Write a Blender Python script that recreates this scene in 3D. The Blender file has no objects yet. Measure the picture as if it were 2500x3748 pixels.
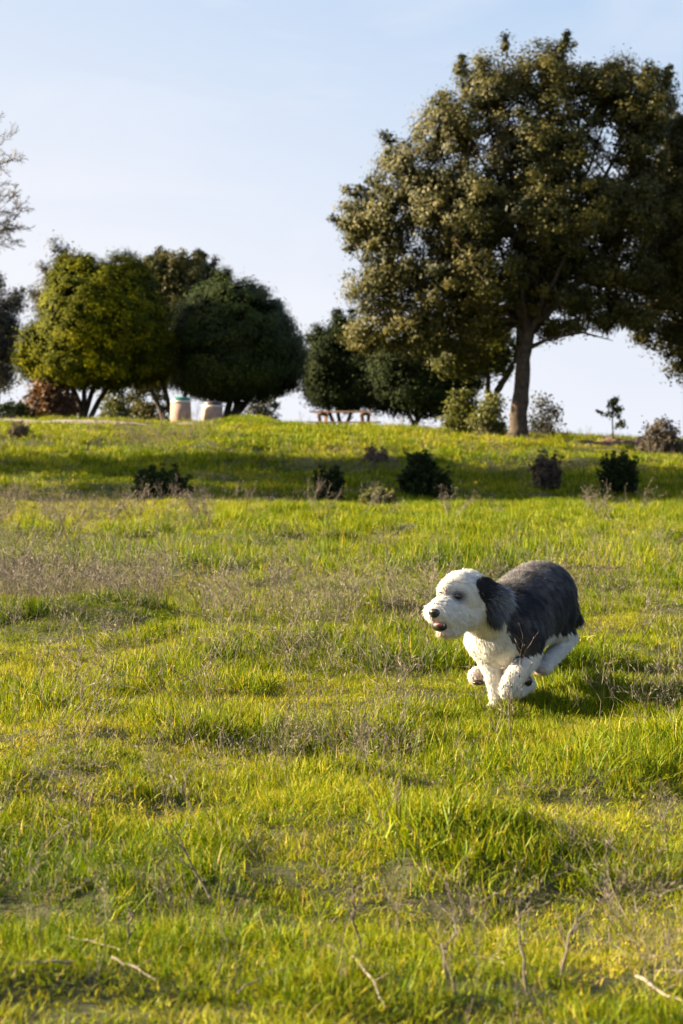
import bpy, bmesh, math, random
import numpy as np
from mathutils import Vector, Matrix
from mathutils.bvhtree import BVHTree
random.seed(7)
rng = np.random.default_rng(7)
C = bpy.context.scene
R = math.radians

# ------------------------------------------------------------------ camera
FPX = 8850.0                      # focal length in photograph pixels
HOR = 1575.0                      # row of the eye-level horizon
CAMZ = 1.15
PITCH = math.atan((1874 - HOR) / FPX)
cam = bpy.data.cameras.new("camera")
camo = bpy.data.objects.new("camera", cam)
C.collection.objects.link(camo)
C.camera = camo
cam.sensor_fit = 'VERTICAL'
cam.sensor_height = 36.0
cam.sensor_width = 24.0
cam.lens = FPX / 3748.0 * 36.0
camo.location = (0, 0, CAMZ)
camo.rotation_euler = (R(90) - PITCH, 0, 0)
cam.clip_start = 0.1
cam.clip_end = 20000
cam.dof.use_dof = True
cam.dof.focus_distance = 9.85
cam.dof.aperture_fstop = 7.1

# ------------------------------------------------------------------ light
SUN_EL = 21.0
SUN_BACK = 8.0                   # degrees the sun stands behind the exact left
to_sun = Vector((-math.cos(R(SUN_EL)) * math.cos(R(SUN_BACK)),
                 math.cos(R(SUN_EL)) * math.sin(R(SUN_BACK)), math.sin(R(SUN_EL))))
sl = bpy.data.lights.new("sun", 'SUN')
sl.energy = 5.0
sl.angle = R(0.6)
sl.color = (1.0, 0.82, 0.54)
so = bpy.data.objects.new("sun", sl)
C.collection.objects.link(so)
so.rotation_euler = (-to_sun).to_track_quat('-Z', 'Y').to_euler()
so.location = (-30, 20, 20)

W = bpy.data.worlds.new("World")
C.world = W
W.use_nodes = True
nt = W.node_tree
nt.nodes.clear()
out = nt.nodes.new('ShaderNodeOutputWorld')
bg = nt.nodes.new('ShaderNodeBackground')
sky = nt.nodes.new('ShaderNodeTexSky')
sky.sky_type = 'NISHITA'
sky.sun_disc = False
sky.sun_elevation = R(SUN_EL)
sky.sun_rotation = math.atan2(to_sun.x, to_sun.y)
sky.air_density = 1.0
sky.dust_density = 0.7
sky.ozone_density = 1.6
tc = nt.nodes.new('ShaderNodeTexCoord')
mp = nt.nodes.new('ShaderNodeMapping')
mp.inputs['Scale'].default_value = (4.5, 3.0, 15.0)
mp.inputs['Rotation'].default_value = (0.0, R(28), 0.3)
mp.inputs['Location'].default_value = (0.3, 0.1, 0.95)
nz = nt.nodes.new('ShaderNodeTexNoise')
nz.inputs['Scale'].default_value = 1.7
nz.inputs['Detail'].default_value = 5.0
nz.inputs['Roughness'].default_value = 0.5
nz.inputs['Distortion'].default_value = 0.6
rp = nt.nodes.new('ShaderNodeValToRGB')
rp.color_ramp.elements[0].position = 0.44
rp.color_ramp.elements[0].color = (0, 0, 0, 1)
rp.color_ramp.elements[1].position = 0.78
rp.color_ramp.elements[1].color = (1, 1, 1, 1)
mul = nt.nodes.new('ShaderNodeMath'); mul.operation = 'MULTIPLY'; mul.inputs[1].default_value = 0.6
mix = nt.nodes.new('ShaderNodeMix'); mix.data_type = 'RGBA'
mix.inputs['B'].default_value = (3.05, 3.08, 3.25, 1)
# horizon haze layer of the sky itself
sep = nt.nodes.new('ShaderNodeSeparateXYZ')
mr = nt.nodes.new('ShaderNodeMapRange')
mr.inputs['From Min'].default_value = -0.02
mr.inputs['From Max'].default_value = 0.21
mr.inputs['To Min'].default_value = 1.0
mr.inputs['To Max'].default_value = 0.0
mr2 = nt.nodes.new('ShaderNodeMapRange')
mr2.inputs['From Min'].default_value = 0.17
mr2.inputs['From Max'].default_value = 0.40
mr2.inputs['To Min'].default_value = 0.95
mr2.inputs['To Max'].default_value = 0.0
bl = nt.nodes.new('ShaderNodeMix'); bl.data_type = 'RGBA'
bl.inputs['B'].default_value = (1.35, 1.95, 2.8, 1)
hz = nt.nodes.new('ShaderNodeMix'); hz.data_type = 'RGBA'
hz.inputs['B'].default_value = (2.95, 3.02, 3.25, 1)
L = nt.links.new
L(tc.outputs['Generated'], mp.inputs['Vector'])
L(mp.outputs['Vector'], nz.inputs['Vector'])
L(nz.outputs['Fac'], rp.inputs['Fac'])
L(rp.outputs['Color'], mul.inputs[0])
L(tc.outputs['Generated'], sep.inputs[0])
L(sep.outputs['Z'], mr.inputs['Value'])
mrx = nt.nodes.new('ShaderNodeMapRange')       # paler towards the sun's side
mrx.inputs['From Min'].default_value = 0.12
mrx.inputs['From Max'].default_value = -0.5
mrx.inputs['To Min'].default_value = 0.0
mrx.inputs['To Max'].default_value = 0.9
adx = nt.nodes.new('ShaderNodeMath'); adx.operation = 'ADD'; adx.use_clamp = True
L(sep.outputs['X'], mrx.inputs['Value'])
L(mr.outputs['Result'], adx.inputs[0]); L(mrx.outputs['Result'], adx.inputs[1])
L(adx.outputs[0], hz.inputs['Factor'])
L(sep.outputs['Z'], mr2.inputs['Value'])
L(mr2.outputs['Result'], bl.inputs['Factor'])
L(sky.outputs['Color'], bl.inputs['A'])
L(bl.outputs['Result'], hz.inputs['A'])
L(mul.outputs[0], mix.inputs['Factor'])
L(hz.outputs['Result'], mix.inputs['A'])
L(mix.outputs['Result'], bg.inputs['Color'])
bg.inputs['Strength'].default_value = 0.05
L(bg.outputs[0], out.inputs[0])

C.view_settings.view_transform = 'Standard'
C.view_settings.look = 'None'
C.view_settings.exposure = 2.62
C.view_settings.gamma = 1.0
C.view_settings.use_curve_mapping = False
C.cycles.max_bounces = 6
C.cycles.diffuse_bounces = 3
C.cycles.transmission_bounces = 4
C.cycles.transparent_max_bounces = 8

# ------------------------------------------------------------------ pixel <-> world
cp, sp = math.cos(PITCH), math.sin(PITCH)
def ray(px, py):
    u, v = (px - 1250) / FPX, (1874 - py) / FPX
    return Vector((u, cp + v * sp, -sp + v * cp))
def at(px, py, d):
    r = ray(px, py)
    return Vector((0, 0, CAMZ)) + r * (d / r.y)
Q = 2500 / 1568.0
def atq(qx, qy, d):
    return at(qx * Q, qy * Q, d)

# ------------------------------------------------------------------ noise
_perm = np.random.default_rng(3).permutation(512)
_val = np.random.default_rng(4).uniform(-1, 1, 512)
def vnoise(x, y, seed=0):
    x = np.asarray(x, float) + 100.37 * (seed + 1); y = np.asarray(y, float) + 57.7 * (seed + 1)
    xi = np.floor(x).astype(int); yi = np.floor(y).astype(int)
    fx = x - xi; fy = y - yi
    fx = fx * fx * (3 - 2 * fx); fy = fy * fy * (3 - 2 * fy)
    def h(a, b):
        return _val[(_perm[(a % 512)] + b * 7 + (b * b) % 13) % 512]
    return (h(xi, yi) * (1 - fx) + h(xi + 1, yi) * fx) * (1 - fy) + (h(xi, yi + 1) * (1 - fx) + h(xi + 1, yi + 1) * fx) * fy
def sstep(a, b, t):
    t = np.clip((np.asarray(t, float) - a) / (b - a), 0, 1)
    return t * t * (3 - 2 * t)

# ------------------------------------------------------------------ terrain
_cx = np.array([-60, -9.3, -6.3, -4.7, -3.3, -2.45, -1.7, 0, 2.0, 4.2, 6.4, 9.3, 60.0])
_cz = np.array([1.6, 1.50, 1.50, 1.42, 1.46, 1.58, 1.40, 1.32, 1.27, 1.16, 1.05, 0.93, 0.7]) - .17
def gauss(x, y, cx, cy, sx, sy):
    return np.exp(-((x - cx) / sx) ** 2 - ((y - cy) / sy) ** 2)
def ground(x, y):
    x = np.asarray(x, float); y = np.asarray(y, float)
    crest = np.interp(x, _cx, _cz)
    up = sstep(41.0, 62.0, y)
    z = crest * up
    z = z - 0.14 * gauss(x * 0, y, 0, 43.5, 1, 2.4) - 0.13 * gauss(x * 0, y, 0, 39.5, 1, 5.0)
    z = z - 0.018 * np.maximum(y - 66, 0) * (y < 1e9) * sstep(66, 70, y)
    far = np.maximum(y - 84, 0)
    z = z - 0.10 * far * np.exp(-far / 260.0) - 45 * (1 - np.exp(-far / 500.0))
    side = np.maximum(np.abs(x) - 40, 0)
    z = z - 0.04 * side * np.exp(-side / 400.0)
    # hummocks
    near = 1 - sstep(70, 110, y)
    a = 0.06 + 0.05 * sstep(42, 46, y) - .06 * sstep(52, 60, y)
    z = z + near * (a * vnoise(x / 1.5, y / 1.0, 1) + (0.030 + .012 * sstep(6, 9, y)) * vnoise(x / .40, y / .36, 2) + (.030 * sstep(-.05, .42, vnoise(x / .38, y / .42, 5))) * (1 - sstep(26, 34, y)) + .012 * vnoise(x / .16, y / .16, 22) + 0.10 * vnoise(x / 5.0, y / 3.2, 3) * sstep(10, 22, y) * (1 - .7 * sstep(52, 60, y)))
    z = z + .05 * vnoise(x / .62, y / .55, 21) * (gauss(x, y, -1.6, 13.6, 1.6, 1.0) + gauss(x, y, -.4, 11.4, 1.1, .6) + .7 * gauss(x, y, -1.0, 6.6, 1.2, .7) + .6 * gauss(x, y, .8, 6.8, .8, .8) + .8 * gauss(x, y, .2, 17.5, 2.5, 1.5))
    # shaped hummocks seen in the photograph
    z = z + 0.08 * gauss(x, y, -1.55, 13.6, 1.3, .75) + 0.06 * gauss(x, y, -.75, 11.3, .55, .5)
    z = z + 0.03 * gauss(x, y, -.75, 6.35, .75, .35) - 0.03 * gauss(x, y, -.35, 5.72, .7, .22)
    z = z + 0.02 * gauss(x, y, .15, 6.35, .4, .3) - 0.03 * gauss(x, y, .45, 5.5, .5, .2)
    z = z + 0.04 * gauss(x, y, 1.1, 7.6, .6, .5)
    z = z + 0.06 * gauss(x, y, 1.5, 10.1, .5, .7) - .25 * gauss(x, y, -.1, 66.6, 1.6, 1.3)
    z = z + .12 * vnoise(x / 1.9, y / 1.7, 27) * gauss(x * 0, y, 0, 49, 1, 6)
    w = gauss(x, y, .72, 9.55, .55, .62)
    return z * (1 - w) - .035 * w
def gz(x, y):
    return float(ground(np.array([x]), np.array([y]))[0])
def ground_hit(px, py, lo=4.0, hi=80.0):
    ys = np.linspace(lo, hi, 4000)
    r = ray(px, py)
    xs = r.x / r.y * ys; zs = CAMZ + r.z / r.y * ys
    g = ground(xs, ys)
    k = np.argmax(zs <= g)
    if not (zs <= g).any():
        k = len(ys) - 1
    return Vector((xs[k], ys[k], g[k]))

# ------------------------------------------------------------------ helpers
def link(o): C.collection.objects.link(o); return o
def tag(o, label=None, cat=None, group=None, kind=None):
    if label: o['label'] = label
    if cat: o['category'] = cat
    if group: o['group'] = group
    if kind: o['kind'] = kind
    return o
def empty(name, loc, label, cat, group=None):
    o = bpy.data.objects.new(name, None)
    o.empty_display_size = .2
    link(o); o.location = loc
    return tag(o, label, cat, group)
def npmesh(name, verts, faces, mat, parent=None, smooth=False, mats=None, colors=None, attrs=None):
    """verts (N,3) world; faces (M,k) int array"""
    me = bpy.data.meshes.new(name)
    verts = np.asarray(verts, np.float32); faces = np.asarray(faces, np.int32)
    M, k = faces.shape
    me.vertices.add(len(verts)); me.vertices.foreach_set('co', verts.ravel())
    me.loops.add(M * k); me.loops.foreach_set('vertex_index', faces.ravel())
    me.polygons.add(M)
    me.polygons.foreach_set('loop_start', np.arange(0, M * k, k, dtype=np.int32))
    me.polygons.foreach_set('loop_total', np.full(M, k, np.int32))
    if smooth: me.polygons.foreach_set('use_smooth', np.ones(M, bool))
    if colors is not None:
        ca = me.color_attributes.new('col', 'FLOAT_COLOR', 'POINT')
        ca.data.foreach_set('color', np.asarray(colors, np.float32).ravel())
    if attrs:
        for an, av in attrs.items():
            a = me.attributes.new(an, 'FLOAT', 'POINT')
            a.data.foreach_set('value', np.asarray(av, np.float32))
    me.update(calc_edges=True)
    if mat: me.materials.append(mat)
    o = bpy.data.objects.new(name, me)
    link(o)
    if parent:
        o.parent = parent
        o.location = -Vector(parent.location)
    return o
class MB:
    """collects quads/tris in one mesh"""
    def __init__(s): s.v = []; s.f = []
    def add(s, v, f):
        n = len(s.v); s.v += [tuple(p) for p in v]; s.f += [tuple(i + n for i in q) for q in f]
    def box(s, c, size, rot=None):
        m = rot or Matrix.Identity(3)
        vs = [Vector(c) + m @ Vector((sx * size[0] / 2, sy * size[1] / 2, sz * size[2] / 2)) for sx in (-1, 1) for sy in (-1, 1) for sz in (-1, 1)]
        s.add(vs, [(0, 1, 3, 2), (4, 6, 7, 5), (0, 4, 5, 1), (2, 3, 7, 6), (0, 2, 6, 4), (1, 5, 7, 3)])
    def tube(s, pts, rad, n=7, cap=True):
        pts = [Vector(p) for p in pts]
        rings = []
        for i, p in enumerate(pts):
            t = (pts[min(i + 1, len(pts) - 1)] - pts[max(i - 1, 0)])
            if t.length < 1e-9: t = Vector((0, 0, 1))
            t.normalize()
            a = t.cross(Vector((0, 0, 1)) if abs(t.z) < .9 else Vector((1, 0, 0))).normalized()
            b = t.cross(a)
            rings.append([p + (a * math.cos(2 * math.pi * k / n) + b * math.sin(2 * math.pi * k / n)) * rad[i] for k in range(n)])
        vs = [v for r in rings for v in r]
        fs = [(i * n + k, i * n + (k + 1) % n, (i + 1) * n + (k + 1) % n, (i + 1) * n + k) for i in range(len(pts) - 1) for k in range(n)]
        s.add(vs, fs)
        if cap: s.add(rings[-1], [tuple(range(n))]); s.add(rings[0], [tuple(range(n))[::-1]])
    def lathe(s, c, prof, n=32, lean=(0, 0)):
        rings = [[Vector(c) + Vector((r * math.cos(2 * math.pi * k / n) + lean[0] * z, r * math.sin(2 * math.pi * k / n) + lean[1] * z, z)) for k in range(n)] for r, z in prof]
        vs = [v for r in rings for v in r]
        s.add(vs, [(i * n + k, i * n + (k + 1) % n, (i + 1) * n + (k + 1) % n, (i + 1) * n + k) for i in range(len(prof) - 1) for k in range(n)])
    def build(s, name, mat, parent=None, smooth=True, bevel=0):
        me = bpy.data.meshes.new(name)
        me.from_pydata([tuple(v) for v in s.v], [], s.f)
        if smooth: me.polygons.foreach_set('use_smooth', np.ones(len(me.polygons), bool))
        me.materials.append(mat); me.update()
        o = bpy.data.objects.new(name, me); link(o)
        if parent: o.parent = parent; o.location = -Vector(parent.location)
        if bevel:
            b = o.modifiers.new('bevel', 'BEVEL'); b.width = bevel; b.segments = 2; b.limit_method = 'ANGLE'
        return o

# ------------------------------------------------------------------ materials
def newmat(name):
    m = bpy.data.materials.new(name); m.use_nodes = True
    t = m.node_tree; t.nodes.clear()
    o = t.nodes.new('ShaderNodeOutputMaterial')
    return m, t, o
def noise_mat(name, c1, c2, scale=8, rough=.85, bump=.3, detail=6, c3=None, spec=.3):
    m, t, o = newmat(name)
    b = t.nodes.new('ShaderNodeBsdfPrincipled')
    b.inputs['Roughness'].default_value = rough
    b.inputs['Specular IOR Level'].default_value = spec
    tcn = t.nodes.new('ShaderNodeTexCoord')
    n = t.nodes.new('ShaderNodeTexNoise'); n.inputs['Scale'].default_value = scale; n.inputs['Detail'].default_value = detail
    n.inputs['Roughness'].default_value = .65
    r = t.nodes.new('ShaderNodeValToRGB')
    r.color_ramp.elements[0].position = .32; r.color_ramp.elements[0].color = (*c1, 1)
    r.color_ramp.elements[1].position = .68; r.color_ramp.elements[1].color = (*c2, 1)
    if c3:
        e = r.color_ramp.elements.new(.5); e.color = (*c3, 1)
    t.links.new(tcn.outputs['Object'], n.inputs['Vector'])
    t.links.new(n.outputs['Fac'], r.inputs['Fac'])
    t.links.new(r.outputs['Color'], b.inputs['Base Color'])
    if bump:
        bp = t.nodes.new('ShaderNodeBump'); bp.inputs['Strength'].default_value = bump; bp.inputs['Distance'].default_value = .02
        t.links.new(n.outputs['Fac'], bp.inputs['Height']); t.links.new(bp.outputs[0], b.inputs['Normal'])
    t.links.new(b.outputs[0], o.inputs[0])
    return m
def leaf_mat(name, stops, trans=.35, rough=.55, attr='tint', kind='GEOMETRY', spec=.25, tw=(1.25, 1.3, .5)):
    """stops: list of (pos, rgb) over the attribute"""
    m, t, o = newmat(name)
    a = t.nodes.new('ShaderNodeAttribute'); a.attribute_name = attr; a.attribute_type = 'GEOMETRY'
    fac = a.outputs['Fac']
    if kind == 'BOTH':
        a2 = t.nodes.new('ShaderNodeAttribute'); a2.attribute_name = 'ptint'; a2.attribute_type = 'INSTANCER'
        ad = t.nodes.new('ShaderNodeMath'); ad.operation = 'ADD'
        t.links.new(a.outputs['Fac'], ad.inputs[0]); t.links.new(a2.outputs['Fac'], ad.inputs[1])
        fac = ad.outputs[0]
    r = t.nodes.new('ShaderNodeValToRGB')
    els = r.color_ramp.elements
    els[0].position = stops[0][0]; els[0].color = (*stops[0][1], 1)
    els[1].position = stops[-1][0]; els[1].color = (*stops[-1][1], 1)
    for p, c in stops[1:-1]:
        e = els.new(p); e.color = (*c, 1)
    for e in els: e.color = (e.color[0] * .76, e.color[1] * .76, e.color[2] * .76, 1)
    t.links.new(fac, r.inputs['Fac'])
    b = t.nodes.new('ShaderNodeBsdfPrincipled')
    b.inputs['Roughness'].default_value = rough
    b.inputs['Specular IOR Level'].default_value = spec
    tr = t.nodes.new('ShaderNodeBsdfTranslucent')
    mc = t.nodes.new('ShaderNodeMix'); mc.data_type = 'RGBA'; mc.blend_type = 'MULTIPLY'; mc.inputs['Factor'].default_value = 1
    mc.inputs['B'].default_value = (*tw, 1)
    t.links.new(r.outputs['Color'], mc.inputs['A'])
    t.links.new(mc.outputs['Result'], tr.inputs['Color'])
    t.links.new(r.outputs['Color'], b.inputs['Base Color'])
    mx = t.nodes.new('ShaderNodeMixShader'); mx.inputs[0].default_value = trans
    t.links.new(b.outputs[0], mx.inputs[1]); t.links.new(tr.outputs[0], mx.inputs[2])
    t.links.new(mx.outputs[0], o.inputs[0])
    return m
def fur_mat(name, rough=.8, bump=0):
    m, t, o = newmat(name)
    a = t.nodes.new('ShaderNodeAttribute'); a.attribute_name = 'col'
    b = t.nodes.new('ShaderNodeBsdfPrincipled')
    b.inputs['Roughness'].default_value = rough
    b.inputs['Specular IOR Level'].default_value = .2
    b.inputs['Sheen Weight'].default_value = .0
    b.inputs['Sheen Roughness'].default_value = .5
    t.links.new(a.outputs['Color'], b.inputs['Base Color'])
    t.links.new(b.outputs[0], o.inputs[0])
    return m
def plain_mat(name, c, rough=.5, spec=.5, coat=0):
    m, t, o = newmat(name)
    b = t.nodes.new('ShaderNodeBsdfPrincipled')
    n = t.nodes.new('ShaderNodeTexNoise'); n.inputs['Scale'].default_value = 60
    mxx = t.nodes.new('ShaderNodeMix'); mxx.data_type = 'RGBA'
    mxx.inputs['A'].default_value = (*[v * .8 for v in c], 1); mxx.inputs['B'].default_value = (*[min(1, v * 1.2) for v in c], 1)
    t.links.new(n.outputs['Fac'], mxx.inputs['Factor']); t.links.new(mxx.outputs['Result'], b.inputs['Base Color'])
    b.inputs['Roughness'].default_value = rough; b.inputs['Specular IOR Level'].default_value = spec
    b.inputs['Coat Weight'].default_value = coat
    t.links.new(b.outputs[0], o.inputs[0])
    return m
M = {}
M['soil'] = noise_mat('soil', (.012, .012, .005), (.050, .040, .019), 38.0, .95, .6, c3=(.045, .050, .014))
M['path'] = noise_mat('path_dirt', (.12, .097, .075), (.23, .19, .15), 6, .95, .2)
M['bark'] = noise_mat('bark', (.017, .013, .010), (.08, .058, .042), 9, .95, .8, c3=(.05, .037, .027))
M['bark_dark'] = noise_mat('bark_dark', (.02, .017, .014), (.07, .055, .042), 8, .95, .7)
M['twig'] = noise_mat('twig', (.07, .057, .047), (.19, .16, .13), 20, .9, .3)
M['pale_stick'] = noise_mat('pale_stick', (.11, .09, .07), (.27, .23, .18), 30, .85, .3)
M['oak_leaf'] = leaf_mat('oak_leaf', [(0, (.018, .024, .007)), (.5, (.074, .070, .017)), (1, (.160, .135, .036))], .18, .55, spec=.15)
M['dark_leaf'] = leaf_mat('dark_leaf', [(0, (.012, .024, .006)), (.5, (.034, .052, .010)), (1, (.075, .090, .014))], .15, .6, spec=.12)
M['black_leaf'] = leaf_mat('deep_green_leaf', [(0, (.007, .014, .005)), (.5, (.017, .027, .007)), (1, (.040, .050, .012))], .12, .7, spec=.05)
M['round_leaf'] = leaf_mat('round_leaf', [(0, (.022, .034, .004)), (.5, (.078, .086, .004)), (1, (.21, .20, .006))], .15, .7, spec=.04)
M['grey_leaf'] = leaf_mat('grey_leaf', [(0, (.03, .032, .028)), (.5, (.06, .06, .055)), (1, (.12, .11, .10))], .2, .6, spec=.1)
M['bush_leaf'] = leaf_mat('bush_leaf', [(0, (.04, .05, .012)), (.5, (.11, .12, .03)), (1, (.22, .20, .06))], .3, .6)
M['red_leaf'] = leaf_mat('red_leaf', [(0, (.05, .03, .018)), (.5, (.13, .062, .035)), (1, (.20, .11, .06))], .25, .7)
M['brown_leaf'] = leaf_mat('brown_leaf', [(0, (.04, .032, .026)), (.5, (.11, .085, .068)), (1, (.19, .15, .12))], .2, .8)
M['shrub_leaf'] = leaf_mat('shrub_leaf', [(0, (.010, .020, .008)), (.5, (.028, .045, .014)), (1, (.065, .085, .026))], .2, .7, spec=.08)
GST = [(0, (.042, .090, .004)), (.25, (.130, .195, .004)), (.5, (.285, .300, .008)), (.72, (.48, .38, .045)), (.88, (.38, .26, .09)), (1, (.46, .35, .19))]
M['grass'] = leaf_mat('grass_blade', GST, .27, .5, kind='BOTH', spec=.09, tw=(1.35, 1.3, .45))
M['dry'] = leaf_mat('dry_stem', [(0, (.05, .04, .034)), (.5, (.15, .122, .10)), (1, (.38, .32, .25))], .15, .8, kind='BOTH', tw=(1, 1, 1))

# ------------------------------------------------------------------ ground sheet
def axis(fine_lo, fine_hi, step, far, n=26):
    a = np.arange(fine_lo, fine_hi + 1e-6, step)
    g = np.geomspace(step, far, n)
    return np.concatenate([(fine_lo - g)[::-1], a, fine_hi + g])
gx = axis(-13, 13, .1, 3500)
gy = np.concatenate([-np.geomspace(1, 600, 14)[::-1], np.arange(0, 4, .5), np.arange(4, 22, .09), np.arange(22, 80, .25), 80 + np.geomspace(.5, 5000, 34)])
GX, GY = np.meshgrid(gx, gy)
GZ = ground(GX, GY)
nxg, nyg = len(gx), len(gy)
ii, jj = np.meshgrid(np.arange(nxg - 1), np.arange(nyg - 1))
i0 = (jj * nxg + ii).ravel()
gfaces = np.stack([i0, i0 + 1, i0 + nxg + 1, i0 + nxg], 1)
g = npmesh('ground', np.stack([GX.ravel(), GY.ravel(), GZ.ravel()], 1), gfaces, M['soil'], smooth=True)
tag(g, 'grassy field rising to a low hill crest', 'ground', kind='structure')

# path behind the crest on the left
PY0, PY1 = 60.0, 61.8
px_ = np.arange(-14, -3.4, .25); py_ = np.linspace(PY0, PY1, 9)
PX, PYY = np.meshgrid(px_, py_)
PYW = PYY + .25 * np.sin(PX * .5) + .9 * sstep(-6, -3.4, PX)
PZ = ground(PX, PYW) + .03
n1, n2 = len(px_), len(py_)
ii, jj = np.meshgrid(np.arange(n1 - 1), np.arange(n2 - 1)); i0 = (jj * n1 + ii).ravel()
pth = npmesh('path', np.stack([PX.ravel(), PYW.ravel(), PZ.ravel()], 1), np.stack([i0, i0 + 1, i0 + n1 + 1, i0 + n1], 1), M['path'], smooth=True)
tag(pth, 'pale dirt path along the hill crest', 'path', kind='structure')

# ------------------------------------------------------------------ blades, tufts, stuff
def blades(n, rad, hlo, hhi, w, lean=.35, segs=3, flat=0.0, tints=(-.12, .42), seed=0):
    r = np.random.default_rng(seed)
    V = []; F = []; T = []
    for b in range(n):
        a = r.uniform(0, 2 * math.pi); q = rad * math.sqrt(r.uniform(0, 1))
        bx, by = q * math.cos(a), q * math.sin(a)
        h = r.uniform(hlo, hhi) * (1 - .35 * (q / rad))
        az = a + r.normal(0, 1.4); le = abs(r.normal(lean, .38)) + flat
        fa = r.uniform(0, math.pi)
        wx, wy = math.cos(fa) * w / 2, math.sin(fa) * w / 2
        ti = r.uniform(*tints)
        if r.uniform() < .09: ti += .38
        base = len(V)
        for s in range(segs + 1):
            t = s / segs
            off = le * h * t ** 1.8
            z = h * (t - .25 * le * t * t)
            wd = (1 - t ** 1.5) * (1 - .15 * (s == 0))
            cx, cy = bx + off * math.cos(az), by + off * math.sin(az)
            tt = ti + .10 * t
            if s < segs:
                V += [(cx - wx * wd, cy - wy * wd, z), (cx + wx * wd, cy + wy * wd, z)]; T += [tt, tt]
            else:
                V.append((cx, cy, z)); T.append(tt)
        for s in range(segs - 1):
            i = base + 2 * s; F.append((i, i + 1, i + 3, i + 2))
        i = base + 2 * (segs - 1); F.append((i, i + 1, i + 2))
    return V, F, T
def proto(name, V, F, T, mat):
    me = bpy.data.meshes.new(name); me.from_pydata(V, [], F)
    a = me.attributes.new('tint', 'FLOAT', 'POINT'); a.data.foreach_set('value', np.array(T, np.float32))
    me.materials.append(mat); me.update()
    return bpy.data.objects.new(name, me)
def stuff(name, protos, pos, rotz, scl, idx, tint, label, cat, tilt=None):
    col = bpy.data.collections.new(name + '_variants')
    for p in protos: col.objects.link(p)
    me = bpy.data.meshes.new(name)
    n = len(pos)
    me.vertices.add(n); me.vertices.foreach_set('co', np.asarray(pos, np.float32).ravel())
    rot = np.zeros((n, 3), np.float32); rot[:, 2] = rotz
    if tilt is not None: rot[:, :2] = tilt
    a = me.attributes.new('prot', 'FLOAT_VECTOR', 'POINT'); a.data.foreach_set('vector', rot.ravel())
    a = me.attributes.new('pscl', 'FLOAT_VECTOR', 'POINT'); a.data.foreach_set('vector', np.asarray(scl, np.float32).ravel())
    a = me.attributes.new('pidx', 'INT', 'POINT'); a.data.foreach_set('value', np.asarray(idx, np.int32))
    a = me.attributes.new('ptint', 'FLOAT', 'POINT'); a.data.foreach_set('value', np.asarray(tint, np.float32))
    o = bpy.data.objects.new(name, me); link(o)
    ng = bpy.data.node_groups.new(name + '_nodes', 'GeometryNodeTree')
    ng.interface.new_socket('Geometry', in_out='INPUT', socket_type='NodeSocketGeometry')
    ng.interface.new_socket('Geometry', in_out='OUTPUT', socket_type='NodeSocketGeometry')
    gi = ng.nodes.new('NodeGroupInput'); go = ng.nodes.new('NodeGroupOutput')
    ci = ng.nodes.new('GeometryNodeCollectionInfo'); ci.inputs['Collection'].default_value = col
    ci.inputs['Separate Children'].default_value = True; ci.inputs['Reset Children'].default_value = True
    ip = ng.nodes.new('GeometryNodeInstanceOnPoints'); ip.inputs['Pick Instance'].default_value = True
    def na(nm, ty):
        k = ng.nodes.new('GeometryNodeInputNamedAttribute'); k.data_type = ty; k.inputs['Name'].default_value = nm
        return [s for s in k.outputs if s.enabled and s.name == 'Attribute'][0]
    ng.links.new(gi.outputs[0], ip.inputs['Points']); ng.links.new(ci.outputs[0], ip.inputs['Instance'])
    ng.links.new(na('pidx', 'INT'), ip.inputs['Instance Index'])
    ng.links.new(na('prot', 'FLOAT_VECTOR'), ip.inputs['Rotation'])
    ng.links.new(na('pscl', 'FLOAT_VECTOR'), ip.inputs['Scale'])
    ng.links.new(ip.outputs[0], go.inputs[0])
    md = o.modifiers.new('scatter', 'NODES'); md.node_group = ng
    return tag(o, label, cat, kind='stuff')
def wedge(dlo, dhi, dens, margin=1.45, extra=.7):
    """uniform points over the seen wedge"""
    hw = lambda y: .141 * margin * y + extra
    area = 2 * hw((dlo + dhi) / 2) * (dhi - dlo)
    n = int(area * dens * 1.4)
    y = rng.uniform(dlo, dhi, n); x = rng.uniform(-hw(dhi), hw(dhi), n)
    k = np.abs(x) < hw(y)
    return x[k], y[k]
def bare(x, y):
    """1 where the soil shows"""
    b = gauss(x, y, -.55, 5.68, .16, .10) + gauss(x, y, -.02, 5.60, .16, .12) + gauss(x, y, .35, 5.45, .14, .1)
    b = b + .8 * gauss(x, y, -2.1, 31.5, 1.0, .9)
    return b * .55
def on_path(x, y):
    c = y - (.25 * np.sin(x * .5) + .9 * sstep(-6, -3.4, x))
    return (x < -3.2) & (c > PY0 - .1) & (c < PY1 + .1)
def height_map(x, y):
    h = .68 + (.62 + .15 * sstep(8, 10, y) - .4 * sstep(24, 40, y)) * sstep(-.05, .42, vnoise(x / .38, y / .42, 5)) + .25 * vnoise(x / .9, y / .8, 25) + .3 * vnoise(x / 1.6, y / 1.4, 6) + .3 * vnoise(x / .17, y / .17, 7)
    h = np.clip(h, .1, 3) ** 1.35
    h = h + .45 * gauss(x, y, -.75, 6.3, .8, .3) + .45 * gauss(x, y, 1.1, 8.0, .7, .7) + .25 * gauss(x, y, .3, 10.3, 1.2, .5) + .6 * gauss(x, y, 1.35, 10.1, .4, .6)
    h = h - .3 * (1 - sstep(4.5, 6.2, y)) - .35 * gauss(x, y, -.7, 7.9, .6, .35) - .3 * gauss(x, y, .3, 5.2, 1.0, .25)
    h = h * (1 - .5 * gauss(x, y, .75, 9.5, .45, .5)) * (1 - .5 * gauss(x, y, -7, 59, 4, 1.6))
    return np.clip(h * (1 + .28 * sstep(6.0, 8.5, y) * (1 - sstep(18, 30, y))), .35, 2.8)
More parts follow.
